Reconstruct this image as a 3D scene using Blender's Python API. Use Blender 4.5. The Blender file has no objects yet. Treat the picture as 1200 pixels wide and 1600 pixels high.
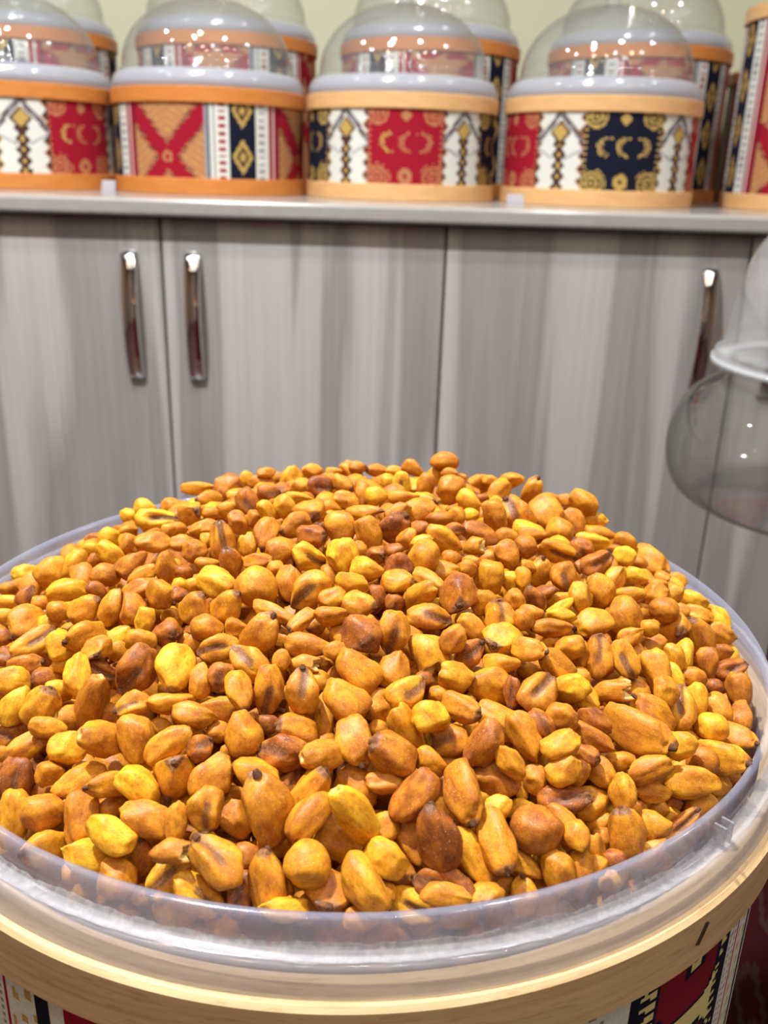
import bpy, bmesh, math, random
import numpy as np
from mathutils import Vector, Matrix, Quaternion, noise

# ------------------------------------------------------------------ camera, world, exposure
SC = bpy.context.scene
COL = SC.collection
F_PX, PITCH, ROLL = 1420.0, math.radians(20.6), math.radians(1.7)
EYE = Vector((0.0, 0.0, 1.0))
fw = Vector((0, math.cos(PITCH), -math.sin(PITCH)))
rt0 = Vector((1, 0, 0))
up0 = rt0.cross(fw)
RT = math.cos(ROLL) * rt0 + math.sin(ROLL) * up0
UP = -math.sin(ROLL) * rt0 + math.cos(ROLL) * up0
cam_data = bpy.data.cameras.new('camera')
cam = bpy.data.objects.new('camera', cam_data)
COL.objects.link(cam)
cam.matrix_world = Matrix(((RT.x, UP.x, -fw.x, EYE.x), (RT.y, UP.y, -fw.y, EYE.y), (RT.z, UP.z, -fw.z, EYE.z), (0, 0, 0, 1)))
cam_data.sensor_fit = 'VERTICAL'
cam_data.sensor_height = 36.0
cam_data.lens = F_PX / 1600 * 36.0
cam_data.clip_start = 0.01
cam_data.dof.use_dof = True
cam_data.dof.focus_distance = 0.285
cam_data.dof.aperture_fstop = cam_data.lens / 1.9
cam_data.dof.aperture_blades = 0
SC.camera = cam

world = bpy.data.worlds.new('room_air')
SC.world = world
world.use_nodes = True
world.node_tree.nodes['Background'].inputs[0].default_value = (0.9, 0.95, 1.0, 1)
world.node_tree.nodes['Background'].inputs[1].default_value = 0.0
SC.view_settings.view_transform = 'Standard'
SC.view_settings.look = 'None'
SC.view_settings.gamma = 1.0
SC.view_settings.use_curve_mapping = False
SC.view_settings.exposure = -0.70
SC.cycles.diffuse_bounces = 3
SC.cycles.glossy_bounces = 4
SC.cycles.max_bounces = 8
SC.cycles.transparent_max_bounces = 24
LAMP_POWER = 1.0

# ceiling downlights: x, y, warm?, relative strength
LAMPS = [(-0.55, 0.42, 0, 9.8, 'above the heap, left'), (0.75, -0.75, 0, 0.55, 'behind the viewer, right'), (-1.35, -0.9, 0, 0.55, 'behind the viewer, far left'),
         (0.15, -1.35, 1, 0.55, 'in the third row, middle'), (-0.75, -1.6, 1, 0.55, 'in the third row, left'), (1.45, -1.5, 1, 0.55, 'in the third row, right'),
         (1.55, 0.1, 0, 0.5, 'beside the right wall'), (-1.6, 0.35, 0, 0.5, 'beside the left wall'),
         (-0.35, 0.75, 0, 1.5, 'before the counter, left'), (0.55, 0.70, 0, 1.5, 'before the counter, right'), (1.6, 1.1, 0, 0.7, 'over the counter, right end'), (-1.5, 1.2, 0, 0.7, 'over the counter, left end'),
         (0.6, -2.1, 0, 0.6, 'by the front wall, right'), (-1.6, -2.1, 1, 0.6, 'by the front wall, left'),
         (-0.2, -0.6, 1, 0.45, 'just behind the viewer, warm'), (0.3, -0.25, 0, 0.45, 'just above the viewer'), (-0.9, -0.35, 1, 0.45, 'behind the viewer, left of centre'),
         (1.1, -0.2, 1, 0.45, 'right of the viewer'), (-0.3, -2.2, 0, 0.45, 'by the front wall, middle'), (1.0, -1.1, 0, 0.45, 'behind the viewer, far right')]
CEIL = 2.65

# ------------------------------------------------------------------ helpers
def tag(o, label=None, cat=None, group=None, kind=None):
    if label: o['label'] = label
    if cat: o['category'] = cat
    if group: o['group'] = group
    if kind: o['kind'] = kind
    return o

def empty(name, loc=(0, 0, 0), rz=0.0):
    o = bpy.data.objects.new(name, None)
    COL.objects.link(o)
    o.location = loc
    o.rotation_euler = (0, 0, rz)
    o.empty_display_size = 0.02
    return o

def mesh_obj(name, verts, faces, mat, parent=None, smooth=False, loc=None):
    me = bpy.data.meshes.new(name)
    me.from_pydata([tuple(v) for v in verts], [], [tuple(f) for f in faces])
    me.update()
    if mat: me.materials.append(mat)
    if smooth:
        me.polygons.foreach_set('use_smooth', [True] * len(me.polygons))
    o = bpy.data.objects.new(name, me)
    COL.objects.link(o)
    if parent: o.parent = parent
    if loc: o.location = loc
    return o

def bm_obj(name, bm, mat, parent=None, smooth=False, loc=None):
    me = bpy.data.meshes.new(name)
    bmesh.ops.recalc_face_normals(bm, faces=bm.faces[:])
    bm.to_mesh(me); bm.free()
    if mat: me.materials.append(mat)
    if smooth:
        me.polygons.foreach_set('use_smooth', [True] * len(me.polygons))
    o = bpy.data.objects.new(name, me)
    COL.objects.link(o)
    if parent: o.parent = parent
    if loc: o.location = loc
    return o

def box_bm(x0, x1, y0, y1, z0, z1, bevel=0.0, seg=2):
    bm = bmesh.new()
    bmesh.ops.create_cube(bm, size=1.0)
    for v in bm.verts:
        v.co = Vector(((x0 + x1) / 2 + v.co.x * (x1 - x0), (y0 + y1) / 2 + v.co.y * (y1 - y0), (z0 + z1) / 2 + v.co.z * (z1 - z0)))
    if bevel > 0:
        bmesh.ops.bevel(bm, geom=bm.edges[:], offset=bevel, segments=seg, affect='EDGES', profile=0.5)
    return bm

def lathe(profile, n=96, closed=False):
    """verts and faces of a profile [(r,z)...] turned about z"""
    V, Fc = [], []
    m = len(profile)
    for i in range(n):
        a = 2 * math.pi * i / n
        ca, sa = math.cos(a), math.sin(a)
        for r, z in profile:
            V.append((r * ca, r * sa, z))
    for i in range(n):
        j = (i + 1) % n
        for k in range(m if closed else m - 1):
            k2 = (k + 1) % m
            Fc.append((i * m + k, j * m + k, j * m + k2, i * m + k2))
    return V, Fc

def smooth_profile(pts, sub=6):
    """Catmull-Rom through profile points"""
    P = [np.array(p, float) for p in pts]
    P = [2 * P[0] - P[1]] + P + [2 * P[-1] - P[-2]]
    out = []
    for i in range(1, len(P) - 2):
        for s in range(sub):
            t = s / sub
            a, b, c, d = P[i - 1], P[i], P[i + 1], P[i + 2]
            out.append(tuple(0.5 * ((2 * b) + (c - a) * t + (2 * a - 5 * b + 4 * c - d) * t * t + (3 * b - a - 3 * c + d) * t ** 3)))
    out.append(tuple(P[-2]))
    return [(max(1e-4, r), z) for r, z in out]

def srgb(r, g, b):
    f = lambda c: (c / 255 / 12.92) if c / 255 <= 0.04045 else ((c / 255 + 0.055) / 1.055) ** 2.4
    return (f(r), f(g), f(b), 1.0)

# ------------------------------------------------------------------ materials
class N:
    def __init__(self, name):
        self.m = bpy.data.materials.new(name)
        self.m.use_nodes = True
        self.t = self.m.node_tree
        self.t.nodes.clear()
        self.out = self.t.nodes.new('ShaderNodeOutputMaterial')
    def __call__(self, kind, **kw):
        n = self.t.nodes.new('ShaderNode' + kind)
        for k, v in kw.items():
            if k.startswith('i_'):
                n.inputs[k[2:].replace('_', ' ')].default_value = v
            elif k.startswith('n_'):
                n.inputs[int(k[2:])].default_value = v
            else:
                setattr(n, k, v)
        return n
    def link(self, a, b, oa=0, ib=0):
        self.t.links.new(a.outputs[oa], b.inputs[ib])
    def mix(self, fac, a, b, blend='MIX'):
        n = self.t.nodes.new('ShaderNodeMix'); n.data_type = 'RGBA'; n.blend_type = blend
        for s, v in ((0, fac), (6, a), (7, b)):
            if hasattr(v, 'outputs'): self.t.links.new(v.outputs[2] if v.bl_idname == 'ShaderNodeMix' else v.outputs[0], n.inputs[s])
            elif hasattr(v, 'is_output'): self.t.links.new(v, n.inputs[s])
            else: n.inputs[s].default_value = v
        return n
    def math(self, op, a, b=0.0, clamp=False):
        n = self.t.nodes.new('ShaderNodeMath'); n.operation = op; n.use_clamp = clamp
        for s, v in ((0, a), (1, b)):
            if hasattr(v, 'outputs'): self.t.links.new(v.outputs[0], n.inputs[s])
            elif hasattr(v, 'is_output'): self.t.links.new(v, n.inputs[s])
            else: n.inputs[s].default_value = v
        return n
    def ramp(self, fac, stops, interp='LINEAR'):
        n = self.t.nodes.new('ShaderNodeValToRGB'); n.color_ramp.interpolation = interp
        e = n.color_ramp.elements
        while len(e) < len(stops): e.new(0.5)
        for el, (p, c) in zip(e, stops): el.position = p; el.color = c
        self.t.links.new(fac if hasattr(fac, 'is_output') else fac.outputs[0], n.inputs[0])
        return n
    def done(self, sh):
        self.t.links.new(sh.outputs[0], self.out.inputs[0]); return self.m

def plain(name, col, rough=0.5, metal=0.0, noise_amt=0.06, scale=30.0, spec=0.5):
    n = N(name)
    tc = n('TexCoord'); nz = n('TexNoise', i_Scale=scale, i_Detail=3.0); n.link(tc, nz, 3, 0)
    d = tuple(c * (1 - noise_amt) for c in col[:3]) + (1,); l = tuple(min(1, c * (1 + noise_amt)) for c in col[:3]) + (1,)
    r = n.ramp(nz, [(0.3, d), (0.7, l)])
    p = n('BsdfPrincipled', i_Roughness=rough, i_Metallic=metal)
    p.inputs['Specular IOR Level'].default_value = spec
    n.link(r, p, 0, 0)
    return n.done(p)

def emit(name, col, s):
    n = N(name); e = n('Emission', i_Strength=s); e.inputs[0].default_value = col
    return n.done(e)

def wood_ring(name, base, dark, rough=0.45):
    """bent beech strip: fine grain that runs round the ring"""
    n = N(name)
    tc = n('TexCoord')
    sep = n('SeparateXYZ'); n.link(tc, sep, 3, 0)
    at = n.math('ARCTAN2', sep.outputs[1], sep.outputs[0])
    u = n.math('MULTIPLY', at, 1.0)
    cmb = n('CombineXYZ'); n.link(u, cmb, 0, 0); n.link(sep, cmb, 2, 2)
    rad = n('VectorMath', operation='LENGTH'); 
    cxy = n('CombineXYZ'); n.link(sep, cxy, 0, 0); n.link(sep, cxy, 1, 1); n.link(cxy, rad, 0, 0)
    n.t.links.new(rad.outputs['Value'], cmb.inputs[1])
    mp = n('Mapping'); mp.inputs['Scale'].default_value = (4.0, 420.0, 420.0); n.link(cmb, mp, 0, 0)
    nz = n('TexNoise', i_Scale=1.0, i_Detail=6.0, i_Roughness=0.65, i_Distortion=0.6); n.link(mp, nz, 0, 0)
    mp2 = n('Mapping'); mp2.inputs['Scale'].default_value = (26.0, 900.0, 900.0); n.link(cmb, mp2, 0, 0)
    nz2 = n('TexNoise', i_Scale=1.0, i_Detail=2.0); n.link(mp2, nz2, 0, 0)
    r = n.ramp(nz, [(0.25, dark), (0.55, base), (0.8, tuple(min(1, c * 1.12) for c in base[:3]) + (1,))])
    r2 = n.ramp(nz2, [(0.60, (1, 1, 1, 1)), (0.70, (0.62, 0.52, 0.42, 1))])
    mx = n.mix(0.45, r, r2, 'MULTIPLY')
    p = n('BsdfPrincipled', i_Roughness=rough)
    n.t.links.new(mx.outputs[2], p.inputs[0])
    bp = n('Bump', i_Strength=0.12, i_Distance=0.0006); n.link(nz2, bp, 0, 2); n.link(bp, p, 0, 5)
    n.t.links.new(bp.outputs[0], p.inputs['Normal'])
    return n.done(p)

def laminate(name, seed):
    """grey ash laminate, grain upright"""
    n = N(name)
    tc = n('TexCoord')
    mp = n('Mapping'); mp.inputs['Location'].default_value = (seed * 3.7, 0, seed * 1.3); mp.inputs['Scale'].default_value = (7.0, 1.0, 0.42); n.link(tc, mp, 3, 0)
    nz = n('TexNoise', i_Scale=1.6, i_Detail=2.5, i_Roughness=0.5, i_Distortion=0.35); n.link(mp, nz, 0, 0)
    mp2 = n('Mapping'); mp2.inputs['Location'].default_value = (seed * 1.9, 0, 0); mp2.inputs['Scale'].default_value = (120.0, 1.0, 1.1); n.link(tc, mp2, 3, 0)
    nz2 = n('TexNoise', i_Scale=1.0, i_Detail=4.0, i_Roughness=0.6); n.link(mp2, nz2, 0, 0)
    r = n.ramp(nz, [(0.28, srgb(136, 130, 127)), (0.42, srgb(160, 155, 150)), (0.5, srgb(150, 146, 143)), (0.56, srgb(181, 178, 172)), (0.74, srgb(196, 193, 187))])
    r2 = n.ramp(nz2, [(0.3, (0.80, 0.79, 0.78, 1)), (0.6, (1, 1, 1, 1))])
    mx = n.mix(0.55, r, r2, 'MULTIPLY')
    p = n('BsdfPrincipled', i_Roughness=0.22)
    p.inputs['Specular IOR Level'].default_value = 0.45
    n.t.links.new(mx.outputs[2], p.inputs[0])
    return n.done(p)

def clear_plastic(name, tint=(0.97, 0.98, 0.98, 1), edge=(0.44, 0.45, 0.43, 1), haze=0.06, gloss=1.0):
    """thin clear moulded plastic: clear face on, darker where the wall is seen edge on, mirror-like gloss"""
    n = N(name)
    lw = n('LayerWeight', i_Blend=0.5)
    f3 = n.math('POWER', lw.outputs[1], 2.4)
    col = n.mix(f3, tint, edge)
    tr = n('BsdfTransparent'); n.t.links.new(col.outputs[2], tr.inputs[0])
    df = n('BsdfDiffuse'); df.inputs[0].default_value = (0.85, 0.87, 0.88, 1)
    m1 = n('MixShader'); m1.inputs[0].default_value = haze
    n.link(tr, m1, 0, 1); n.link(df, m1, 0, 2)
    f5 = n.math('POWER', lw.outputs[1], 5.0)
    fra = n.math('MULTIPLY', f5, 0.55 * gloss); frs = n.math('ADD', fra, 0.075 * gloss, True)
    gl = n('BsdfGlossy', i_Roughness=0.015); gl.inputs[0].default_value = (1, 1, 1, 1)
    m2 = n('MixShader'); n.link(frs, m2, 0, 0); n.link(m1, m2, 0, 1); n.link(gl, m2, 0, 2)
    return n.done(m2)

def milky_plastic(name, opac=0.5, col=(0.72, 0.75, 0.84, 1), grain=0.0, rough=0.12):
    n = N(name)
    tr = n('BsdfTransparent'); tr.inputs[0].default_value = (0.93, 0.94, 0.97, 1)
    df = n('BsdfDiffuse'); df.inputs[0].default_value = col
    tl = n('BsdfTranslucent'); tl.inputs[0].default_value = col
    m0 = n('MixShader'); m0.inputs[0].default_value = 0.4; n.link(df, m0, 0, 1); n.link(tl, m0, 0, 2)
    m1 = n('MixShader'); n.link(tr, m1, 0, 1); n.link(m0, m1, 0, 2)
    if grain > 0:
        tc = n('TexCoord'); nz = n('TexNoise', i_Scale=420.0, i_Detail=3.0); n.link(tc, nz, 3, 0)
        mr = n('MapRange'); mr.inputs['From Min'].default_value = 0.3; mr.inputs['From Max'].default_value = 0.7
        mr.inputs['To Min'].default_value = opac - grain; mr.inputs['To Max'].default_value = opac + grain
        n.link(nz, mr, 0, 0); n.link(mr, m1, 0, 0)
    else:
        m1.inputs[0].default_value = opac
    lw = n('LayerWeight', i_Blend=0.5); f5 = n.math('POWER', lw.outputs[1], 5.0)
    fra = n.math('MULTIPLY', f5, 0.6); fr = n.math('ADD', fra, 0.04, True)
    gl = n('BsdfGlossy', i_Roughness=rough); gl.inputs[0].default_value = (1, 1, 1, 1)
    m2 = n('MixShader'); n.link(fr, m2, 0, 0); n.link(m1, m2, 0, 1); n.link(gl, m2, 0, 2)
    return n.done(m2)

def woven(name):
    n = N(name)
    at = n('Attribute', attribute_name='weave')
    tc = n('TexCoord'); nz = n('TexNoise', i_Scale=900.0, i_Detail=2.0); n.link(tc, nz, 3, 0)
    r = n.ramp(nz, [(0.3, (0.72, 0.72, 0.72, 1)), (0.7, (1, 1, 1, 1))])
    mx = n.mix(0.6, at, r, 'MULTIPLY')
    p = n('BsdfPrincipled', i_Roughness=0.9); p.inputs['Specular IOR Level'].default_value = 0.15
    n.t.links.new(mx.outputs[2], p.inputs[0])
    bp = n('Bump', i_Strength=0.5, i_Distance=0.0008); n.link(nz, bp, 0, 2)
    n.t.links.new(bp.outputs[0], p.inputs['Normal'])
    return n.done(p)

def corn_material(name):
    n = N(name)
    tc = n('TexCoord')
    ob = n('Attribute', attribute_name='tint', attribute_type='OBJECT')
    ge = n('Attribute', attribute_name='ktint')
    tint = n.math('ADD', ob.outputs['Fac'], ge.outputs['Fac'])
    dk = n('Attribute', attribute_name='dark')
    pl = n('Attribute', attribute_name='pale')
    sd = n('Attribute', attribute_name='noffset')
    oi = n('ObjectInfo')
    rnd = n.math('MULTIPLY', oi.outputs['Random'], 37.0)
    add = n('VectorMath', operation='ADD'); n.link(sd, add, 1, 0)
    cmb = n('CombineXYZ'); n.link(rnd, cmb, 0, 0); n.link(rnd, cmb, 0, 1)
    n.link(cmb, add, 0, 1)
    nz = n('TexNoise', i_Scale=2.4, i_Detail=5.0, i_Roughness=0.65); n.link(add, nz, 0, 0)
    nf = n('TexNoise', i_Scale=11.0, i_Detail=5.0, i_Roughness=0.7); n.link(add, nf, 0, 0)
    ns = n('TexNoise', i_Scale=42.0, i_Detail=1.0); n.link(add, ns, 0, 0)
    mpw = n('Mapping'); mpw.inputs['Scale'].default_value = (3.0, 13.0, 13.0); n.link(add, mpw, 0, 0)
    nw = n('TexNoise', i_Scale=1.0, i_Detail=3.0, i_Distortion=1.2); n.link(mpw, nw, 0, 0)
    # tint 0 = brown toasted, .5 = golden, 1 = bright yellow ; mottled by the noise
    mo = n.math('SUBTRACT', nz, 0.5); mo2 = n.math('MULTIPLY', mo, 1.35)
    tt = n.math('ADD', tint, mo2)
    base = n.ramp(tt, [(0.0, srgb(126, 66, 28)), (0.22, srgb(166, 95, 27)), (0.5, srgb(197, 126, 28)), (0.75, srgb(219, 154, 30)), (1.0, srgb(238, 190, 46))])
    fl = n.ramp(nf, [(0.34, (0.62, 0.48, 0.36, 1)), (0.52, (1, 1, 1, 1)), (0.75, (1.0, 1.0, 1.0, 1))])
    b2 = n.mix(0.75, base, fl, 'MULTIPLY')
    dn = n.math('MULTIPLY', nf, 1.3); dn2 = n.math('ADD', dk.outputs['Fac'], dn); dn3 = n.math('SUBTRACT', dn2, 0.65)
    dfac = n('MapRange'); dfac.inputs['From Min'].default_value = 0.34; dfac.inputs['From Max'].default_value = 0.62; dfac.inputs['To Max'].default_value = 0.9; n.link(dn3, dfac, 0, 0)
    dcol = n.ramp(nf, [(0.35, srgb(70, 42, 27)), (0.62, srgb(134, 86, 54))])
    b3 = n.mix(dfac, b2, dcol)
    b4 = n.mix(pl.outputs['Fac'], b3, srgb(246, 216, 132))
    sp = n.ramp(ns, [(0.69, (0, 0, 0, 1)), (0.73, (1, 1, 1, 1))])
    sfac = n.math('MULTIPLY', sp, 0.5)
    b5 = n.mix(sfac, b4, srgb(252, 236, 200))
    p = n('BsdfPrincipled', i_Roughness=0.5)
    p.inputs['Specular IOR Level'].default_value = 0.3
    n.t.links.new(b5.outputs[2], p.inputs[0])
    wr = n.math('MULTIPLY', nw, 1.6); h0 = n.math('ADD', nf, wr); hsum = n.math('ADD', h0, ns)
    bp = n('Bump', i_Strength=0.6, i_Distance=0.0012); n.link(hsum, bp, 0, 2)
    n.t.links.new(bp.outputs[0], p.inputs['Normal'])
    return n.done(p)

M = {}
M['wall'] = plain('cream_wall_paint', srgb(206, 204, 174), 0.8, noise_amt=0.02, scale=3)
M['white'] = plain('white_paint', srgb(232, 232, 228), 0.85, noise_amt=0.02, scale=2)
M['dim'] = plain('brown_shop_wall', srgb(128, 106, 90), 0.7, noise_amt=0.1, scale=2)
M['ceil'] = plain('ceiling_paint', srgb(190, 190, 186), 0.85, noise_amt=0.02, scale=2)
M['floor'] = plain('brown_floor_tile', srgb(66, 42, 36), 0.35, noise_amt=0.15, scale=6)
M['counter'] = plain('counter_edge_laminate', srgb(160, 154, 147), 0.18, noise_amt=0.05, scale=40)
M['carcass'] = plain('dark_gap', srgb(120, 118, 114), 0.6)
M['chrome'] = plain('chrome', (0.82, 0.83, 0.85, 1), 0.08, 1.0, 0.01)
M['hoop_near'] = wood_ring('beech_hoop', srgb(208, 178, 134), srgb(178, 144, 98))
M['hoop_pale'] = wood_ring('pale_beech_hoop', srgb(218, 172, 116), srgb(196, 146, 90))
M['hoop_orange'] = wood_ring('orange_hoop', srgb(200, 126, 58), srgb(176, 100, 40))
M['clear'] = clear_plastic('clear_dome_plastic')
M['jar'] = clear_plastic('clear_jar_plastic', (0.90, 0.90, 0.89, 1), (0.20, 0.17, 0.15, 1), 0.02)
M['jarlid'] = clear_plastic('hazy_lid_plastic', (0.92, 0.92, 0.93, 1), (0.60, 0.58, 0.57, 1), 0.16)
M['jarring'] = clear_plastic('hazy_ring_plastic', (0.92, 0.92, 0.93, 1), (0.6, 0.6, 0.6, 1), 0.34)
M['milky'] = milky_plastic('milky_tray_plastic', 0.24, (0.62, 0.68, 0.90, 1))
M['milky_dense'] = milky_plastic('milky_rim_plastic', 0.56, (0.58, 0.58, 0.64, 1))
M['collar'] = milky_plastic('milky_collar_plastic', 0.60, (0.64, 0.65, 0.70, 1))
M['bead'] = milky_plastic('frosted_residue', 0.36, (0.52, 0.51, 0.51, 1), 0.2, 0.5)
M['fabric'] = woven('kilim_weave')
M['corn'] = corn_material('roasted_corn')
M['tipcap'] = plain('dark_tip_cap', srgb(92, 60, 40), 0.8, noise_amt=0.4, scale=25, spec=0.2)
M['hole'] = plain('dark_hole', srgb(60, 40, 26), 0.8)
M['lampbody'] = plain('white_lamp_ring', srgb(235, 235, 235), 0.4)
M['lamp_cool'] = emit('cool_led', (0.93, 0.97, 1.0, 1), 900 * LAMP_POWER)
M['lamp_warm'] = emit('warm_led', (1.0, 0.74, 0.45, 1), 900 * LAMP_POWER)
M['metal_dark'] = plain('grey_steel', (0.35, 0.35, 0.36, 1), 0.35, 1.0)

# ------------------------------------------------------------------ the room
CT = EYE.z - 0.0465           # counter top height
def slab(name, x0, x1, y0, y1, z0, z1, mat, **k):
    o = bm_obj(name, box_bm(x0, x1, y0, y1, z0, z1), mat)
    return tag(o, k.get('label'), None, None, 'structure')
slab('floor', -2.7, 2.7, -2.8, 2.5, -0.08, 0.0, M['floor'], label='dark brown floor of the shop')
slab('wall_back', -2.7, 2.7, 2.40, 2.50, 0.0, CEIL, M['wall'], label='pale cream painted wall behind the counter')
slab('wall_front', -2.7, 2.7, -2.8, -2.7, 0.0, CEIL, M['dim'], label='brown wall behind the viewer')
slab('wall_left', -2.8, -2.7, -2.8, 2.5, 0.0, CEIL, M['dim'], label='brown wall on the left')
slab('wall_right', 2.7, 2.8, -2.8, 2.5, 0.0, CEIL, M['dim'], label='brown wall on the right')
slab('ceiling', -2.7, 2.7, -2.8, 2.5, CEIL, CEIL + 0.08, M['ceil'], label='white ceiling with round spotlights')
for i, (lx, ly, warm, st, where) in enumerate(LAMPS):
    e = empty('ceiling_spotlight', (lx, ly, CEIL))
    tag(e, 'small round %s ceiling spotlight %s' % ('warm' if warm else 'cool white', where), 'spotlight', 'ceiling spotlights')
    V, Fc = lathe([(0.045, -0.004), (0.052, -0.012), (0.062, -0.010), (0.064, 0.0)], 32)
    mesh_obj('trim_ring', V, Fc, M['lampbody'], e, True)
    mt = emit('led_%d' % i, (1.0, 0.72, 0.44, 1) if warm else (0.94, 0.97, 1.0, 1), 1.0)
    mt.node_tree.nodes['Emission'].inputs[1].default_value = 620 * st * LAMP_POWER
    V, Fc = lathe([(0.0005, -0.004), (0.045, -0.004)], 32)
    mesh_obj('lens', V, [f[::-1] for f in Fc], mt, e)

# ------------------------------------------------------------------ counter and cabinets
FRONT = 1.362
ct = empty('countertop', (0, FRONT, CT))
tag(ct, 'long grey laminate countertop carrying the row of drums', 'countertop')
bm = box_bm(-2.2, 2.2, 0, 2.395 - FRONT, -0.025, 0.0)
ed = [e for e in bm.edges if all(abs(v.co.y) < 1e-6 for v in e.verts) and abs(e.verts[0].co.z - e.verts[1].co.z) < 1e-6]
bmesh.ops.bevel(bm, geom=ed, offset=0.006, segments=4, affect='EDGES', profile=0.5)
bm_obj('slab', bm, M['counter'], ct)

def handle(parent, x, z):
    """bowed flat chrome pull"""
    V, Fc = [], []
    L, w, n = 0.192, 0.0125, 24
    for i in range(n + 1):
        t = i / n
        zz = -L * t
        bow = 0.022 * math.sin(math.pi * min(1, max(0, t))) ** 0.55 + 0.001
        for dx, dy in ((-w, 0.002), (-w * 0.75, -0.0015), (w * 0.75, -0.0015), (w, 0.002)):
            V.append((x + dx, -bow + dy, z + zz))
        for dx, dy in ((w * 0.8, 0.004), (-w * 0.8, 0.004)):
            V.append((x + dx, -bow + dy, z + zz))
    for i in range(n):
        for k in range(6):
            k2 = (k + 1) % 6
            Fc.append((i * 6 + k, i * 6 + k2, (i + 1) * 6 + k2, (i + 1) * 6 + k))
    Fc.append((5, 4, 3, 2, 1, 0)); Fc.append(tuple(n * 6 + k for k in range(6)))
    o = mesh_obj('handle', V, Fc, M['chrome'], parent, True)
    tag(o, 'bowed chrome pull handle')
    return o

DY = 0.022     # doors sit back under the counter edge
SEAMS = [-1.25, -0.795, -0.339, 0.0795, 0.526, 0.97, 1.42]
HX = [-0.85, -0.386, -0.293, 0.47, 0.58, 1.36]
CLAB = ['grey wood-grain cabinet at the far left end under the counter', 'grey wood-grain cabinet whose chrome handle is leftmost in view',
        'grey wood-grain cabinet with its handle on the left, middle left of the row', 'grey wood-grain cabinet half hidden by the clear jar, handle at right',
        'grey wood-grain cabinet right behind the clear jar at the right edge', 'grey wood-grain cabinet at the far right end under the counter']
for i in range(6):
    x0, x1 = SEAMS[i], SEAMS[i + 1]
    e = empty('cabinet', ((x0 + x1) / 2, FRONT + DY, 0.0))
    tag(e, CLAB[i], 'cabinet', 'cabinets under the counter')
    hw = (x1 - x0) / 2
    bm_obj('carcass', box_bm(-hw + 0.0005, hw - 0.0005, 0.02, 0.95, 0.06, CT - 0.027), M['carcass'], e)
    bm_obj('plinth', box_bm(-hw + 0.0005, hw - 0.0005, 0.07, 0.09, 0.0, 0.06), M['carcass'], e)
    d = bm_obj('door', box_bm(-hw + 0.0018, hw - 0.0018, 0.0, 0.018, 0.065, CT - 0.0285, 0.001, 1), laminate('grey_ash_laminate_%d' % i, i + 1), e)
    handle(d, HX[i] - (x0 + x1) / 2, EYE.z - 0.1205)

# ------------------------------------------------------------------ kilim cloth patterns
RED, NAVY, WHITE = srgb(152, 20, 40)[:3], srgb(20, 22, 40)[:3], srgb(214, 214, 204)[:3]
GOLD, TAN, GREY = srgb(186, 154, 84)[:3], srgb(178, 120, 82)[:3], srgb(140, 140, 146)[:3]
BURG, CREAM, BROWN = srgb(122, 22, 38)[:3], srgb(216, 206, 140)[:3], srgb(74, 48, 40)[:3]

def pat_a(u, v, h):
    P = 0.412
    c = np.zeros(u.shape + (3,)) + np.array(NAVY)
    x = (u + P / 4) % P - P / 4            # red panel round 0, navy round P/2
    t = v / h
    for centre, col, acc in ((0.0, RED, TAN), (P / 2, NAVY, GOLD)):
        d = x - centre
        ins = np.abs(d) < 0.062
        c[ins] = col
        for sx in (-1, 1):
            for tv, ra in ((0.1, 0.022), (0.93, 0.018)):
                rr = np.hypot(d - sx * 0.046, (t - tv) * h)
                c[ins & (rr < ra) & (np.sin(rr * 900) > -0.2)] = acc
        for ox in (-0.026, 0.004, 0.028):
            rr = np.hypot(d - ox, (t - 0.56) * h * 1.1); r2 = np.hypot(d - ox - (0.006 if ox < 0.02 else -0.006), (t - 0.56) * h * 1.1)
            c[ins & (rr < 0.0165) & (r2 > 0.0135) & (np.sin(v * 900 + d * 700) > -0.5)] = GOLD if ox < 0 else acc
        rr = np.hypot(d, (t - 0.12) * h); c[ins & (rr < 0.012) & (rr > 0.004)] = acc
        rr = np.hypot(d, (t - 0.9) * h); c[ins & (rr < 0.008)] = acc
        c[ins & (np.abs(d) > 0.058) & (np.sin(v * 700) > 0.3)] = acc
    for centre in (0.103, P - 0.103, -0.103):
        d = x - centre
        ins = np.abs(d) <= 0.041
        c[ins] = WHITE
        edge = 0.0355 + 0.0035 * np.sin(v * 330)                     # scalloped dark border
        c[ins & (np.abs(d) > edge)] = GOLD if centre > 0.2 else TAN
        c[ins & (np.abs(d) > edge + 0.002)] = BROWN
        c[ins & (np.abs(d) < 0.0085 + 0.0030 * np.sin(v * 380)) & (t < 0.80)] = BROWN
        c[ins & (np.abs(d) < 0.0030) & (np.sin(v * 380) > 0.3) & (t < 0.70)] = GOLD
        rr = np.abs(d) / 0.0135 + np.abs(t - 0.73) * h / 0.014
        c[ins & (rr < 1.35)] = BROWN
        c[ins & (rr < 1)] = GOLD
        ch = np.abs((0.98 - t) * h - np.abs(d) * 1.15)
        c[ins & (ch < 0.0062) & (t > 0.52)] = BROWN
        c[ins & (ch < 0.0020) & (t > 0.52)] = GREY
        ch2 = np.abs((0.44 - t) * h + (np.abs(d) - 0.02) * 0.5)
        c[ins & (ch2 < 0.0016) & (np.abs(d) > 0.01)] = GREY
    return c

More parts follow.
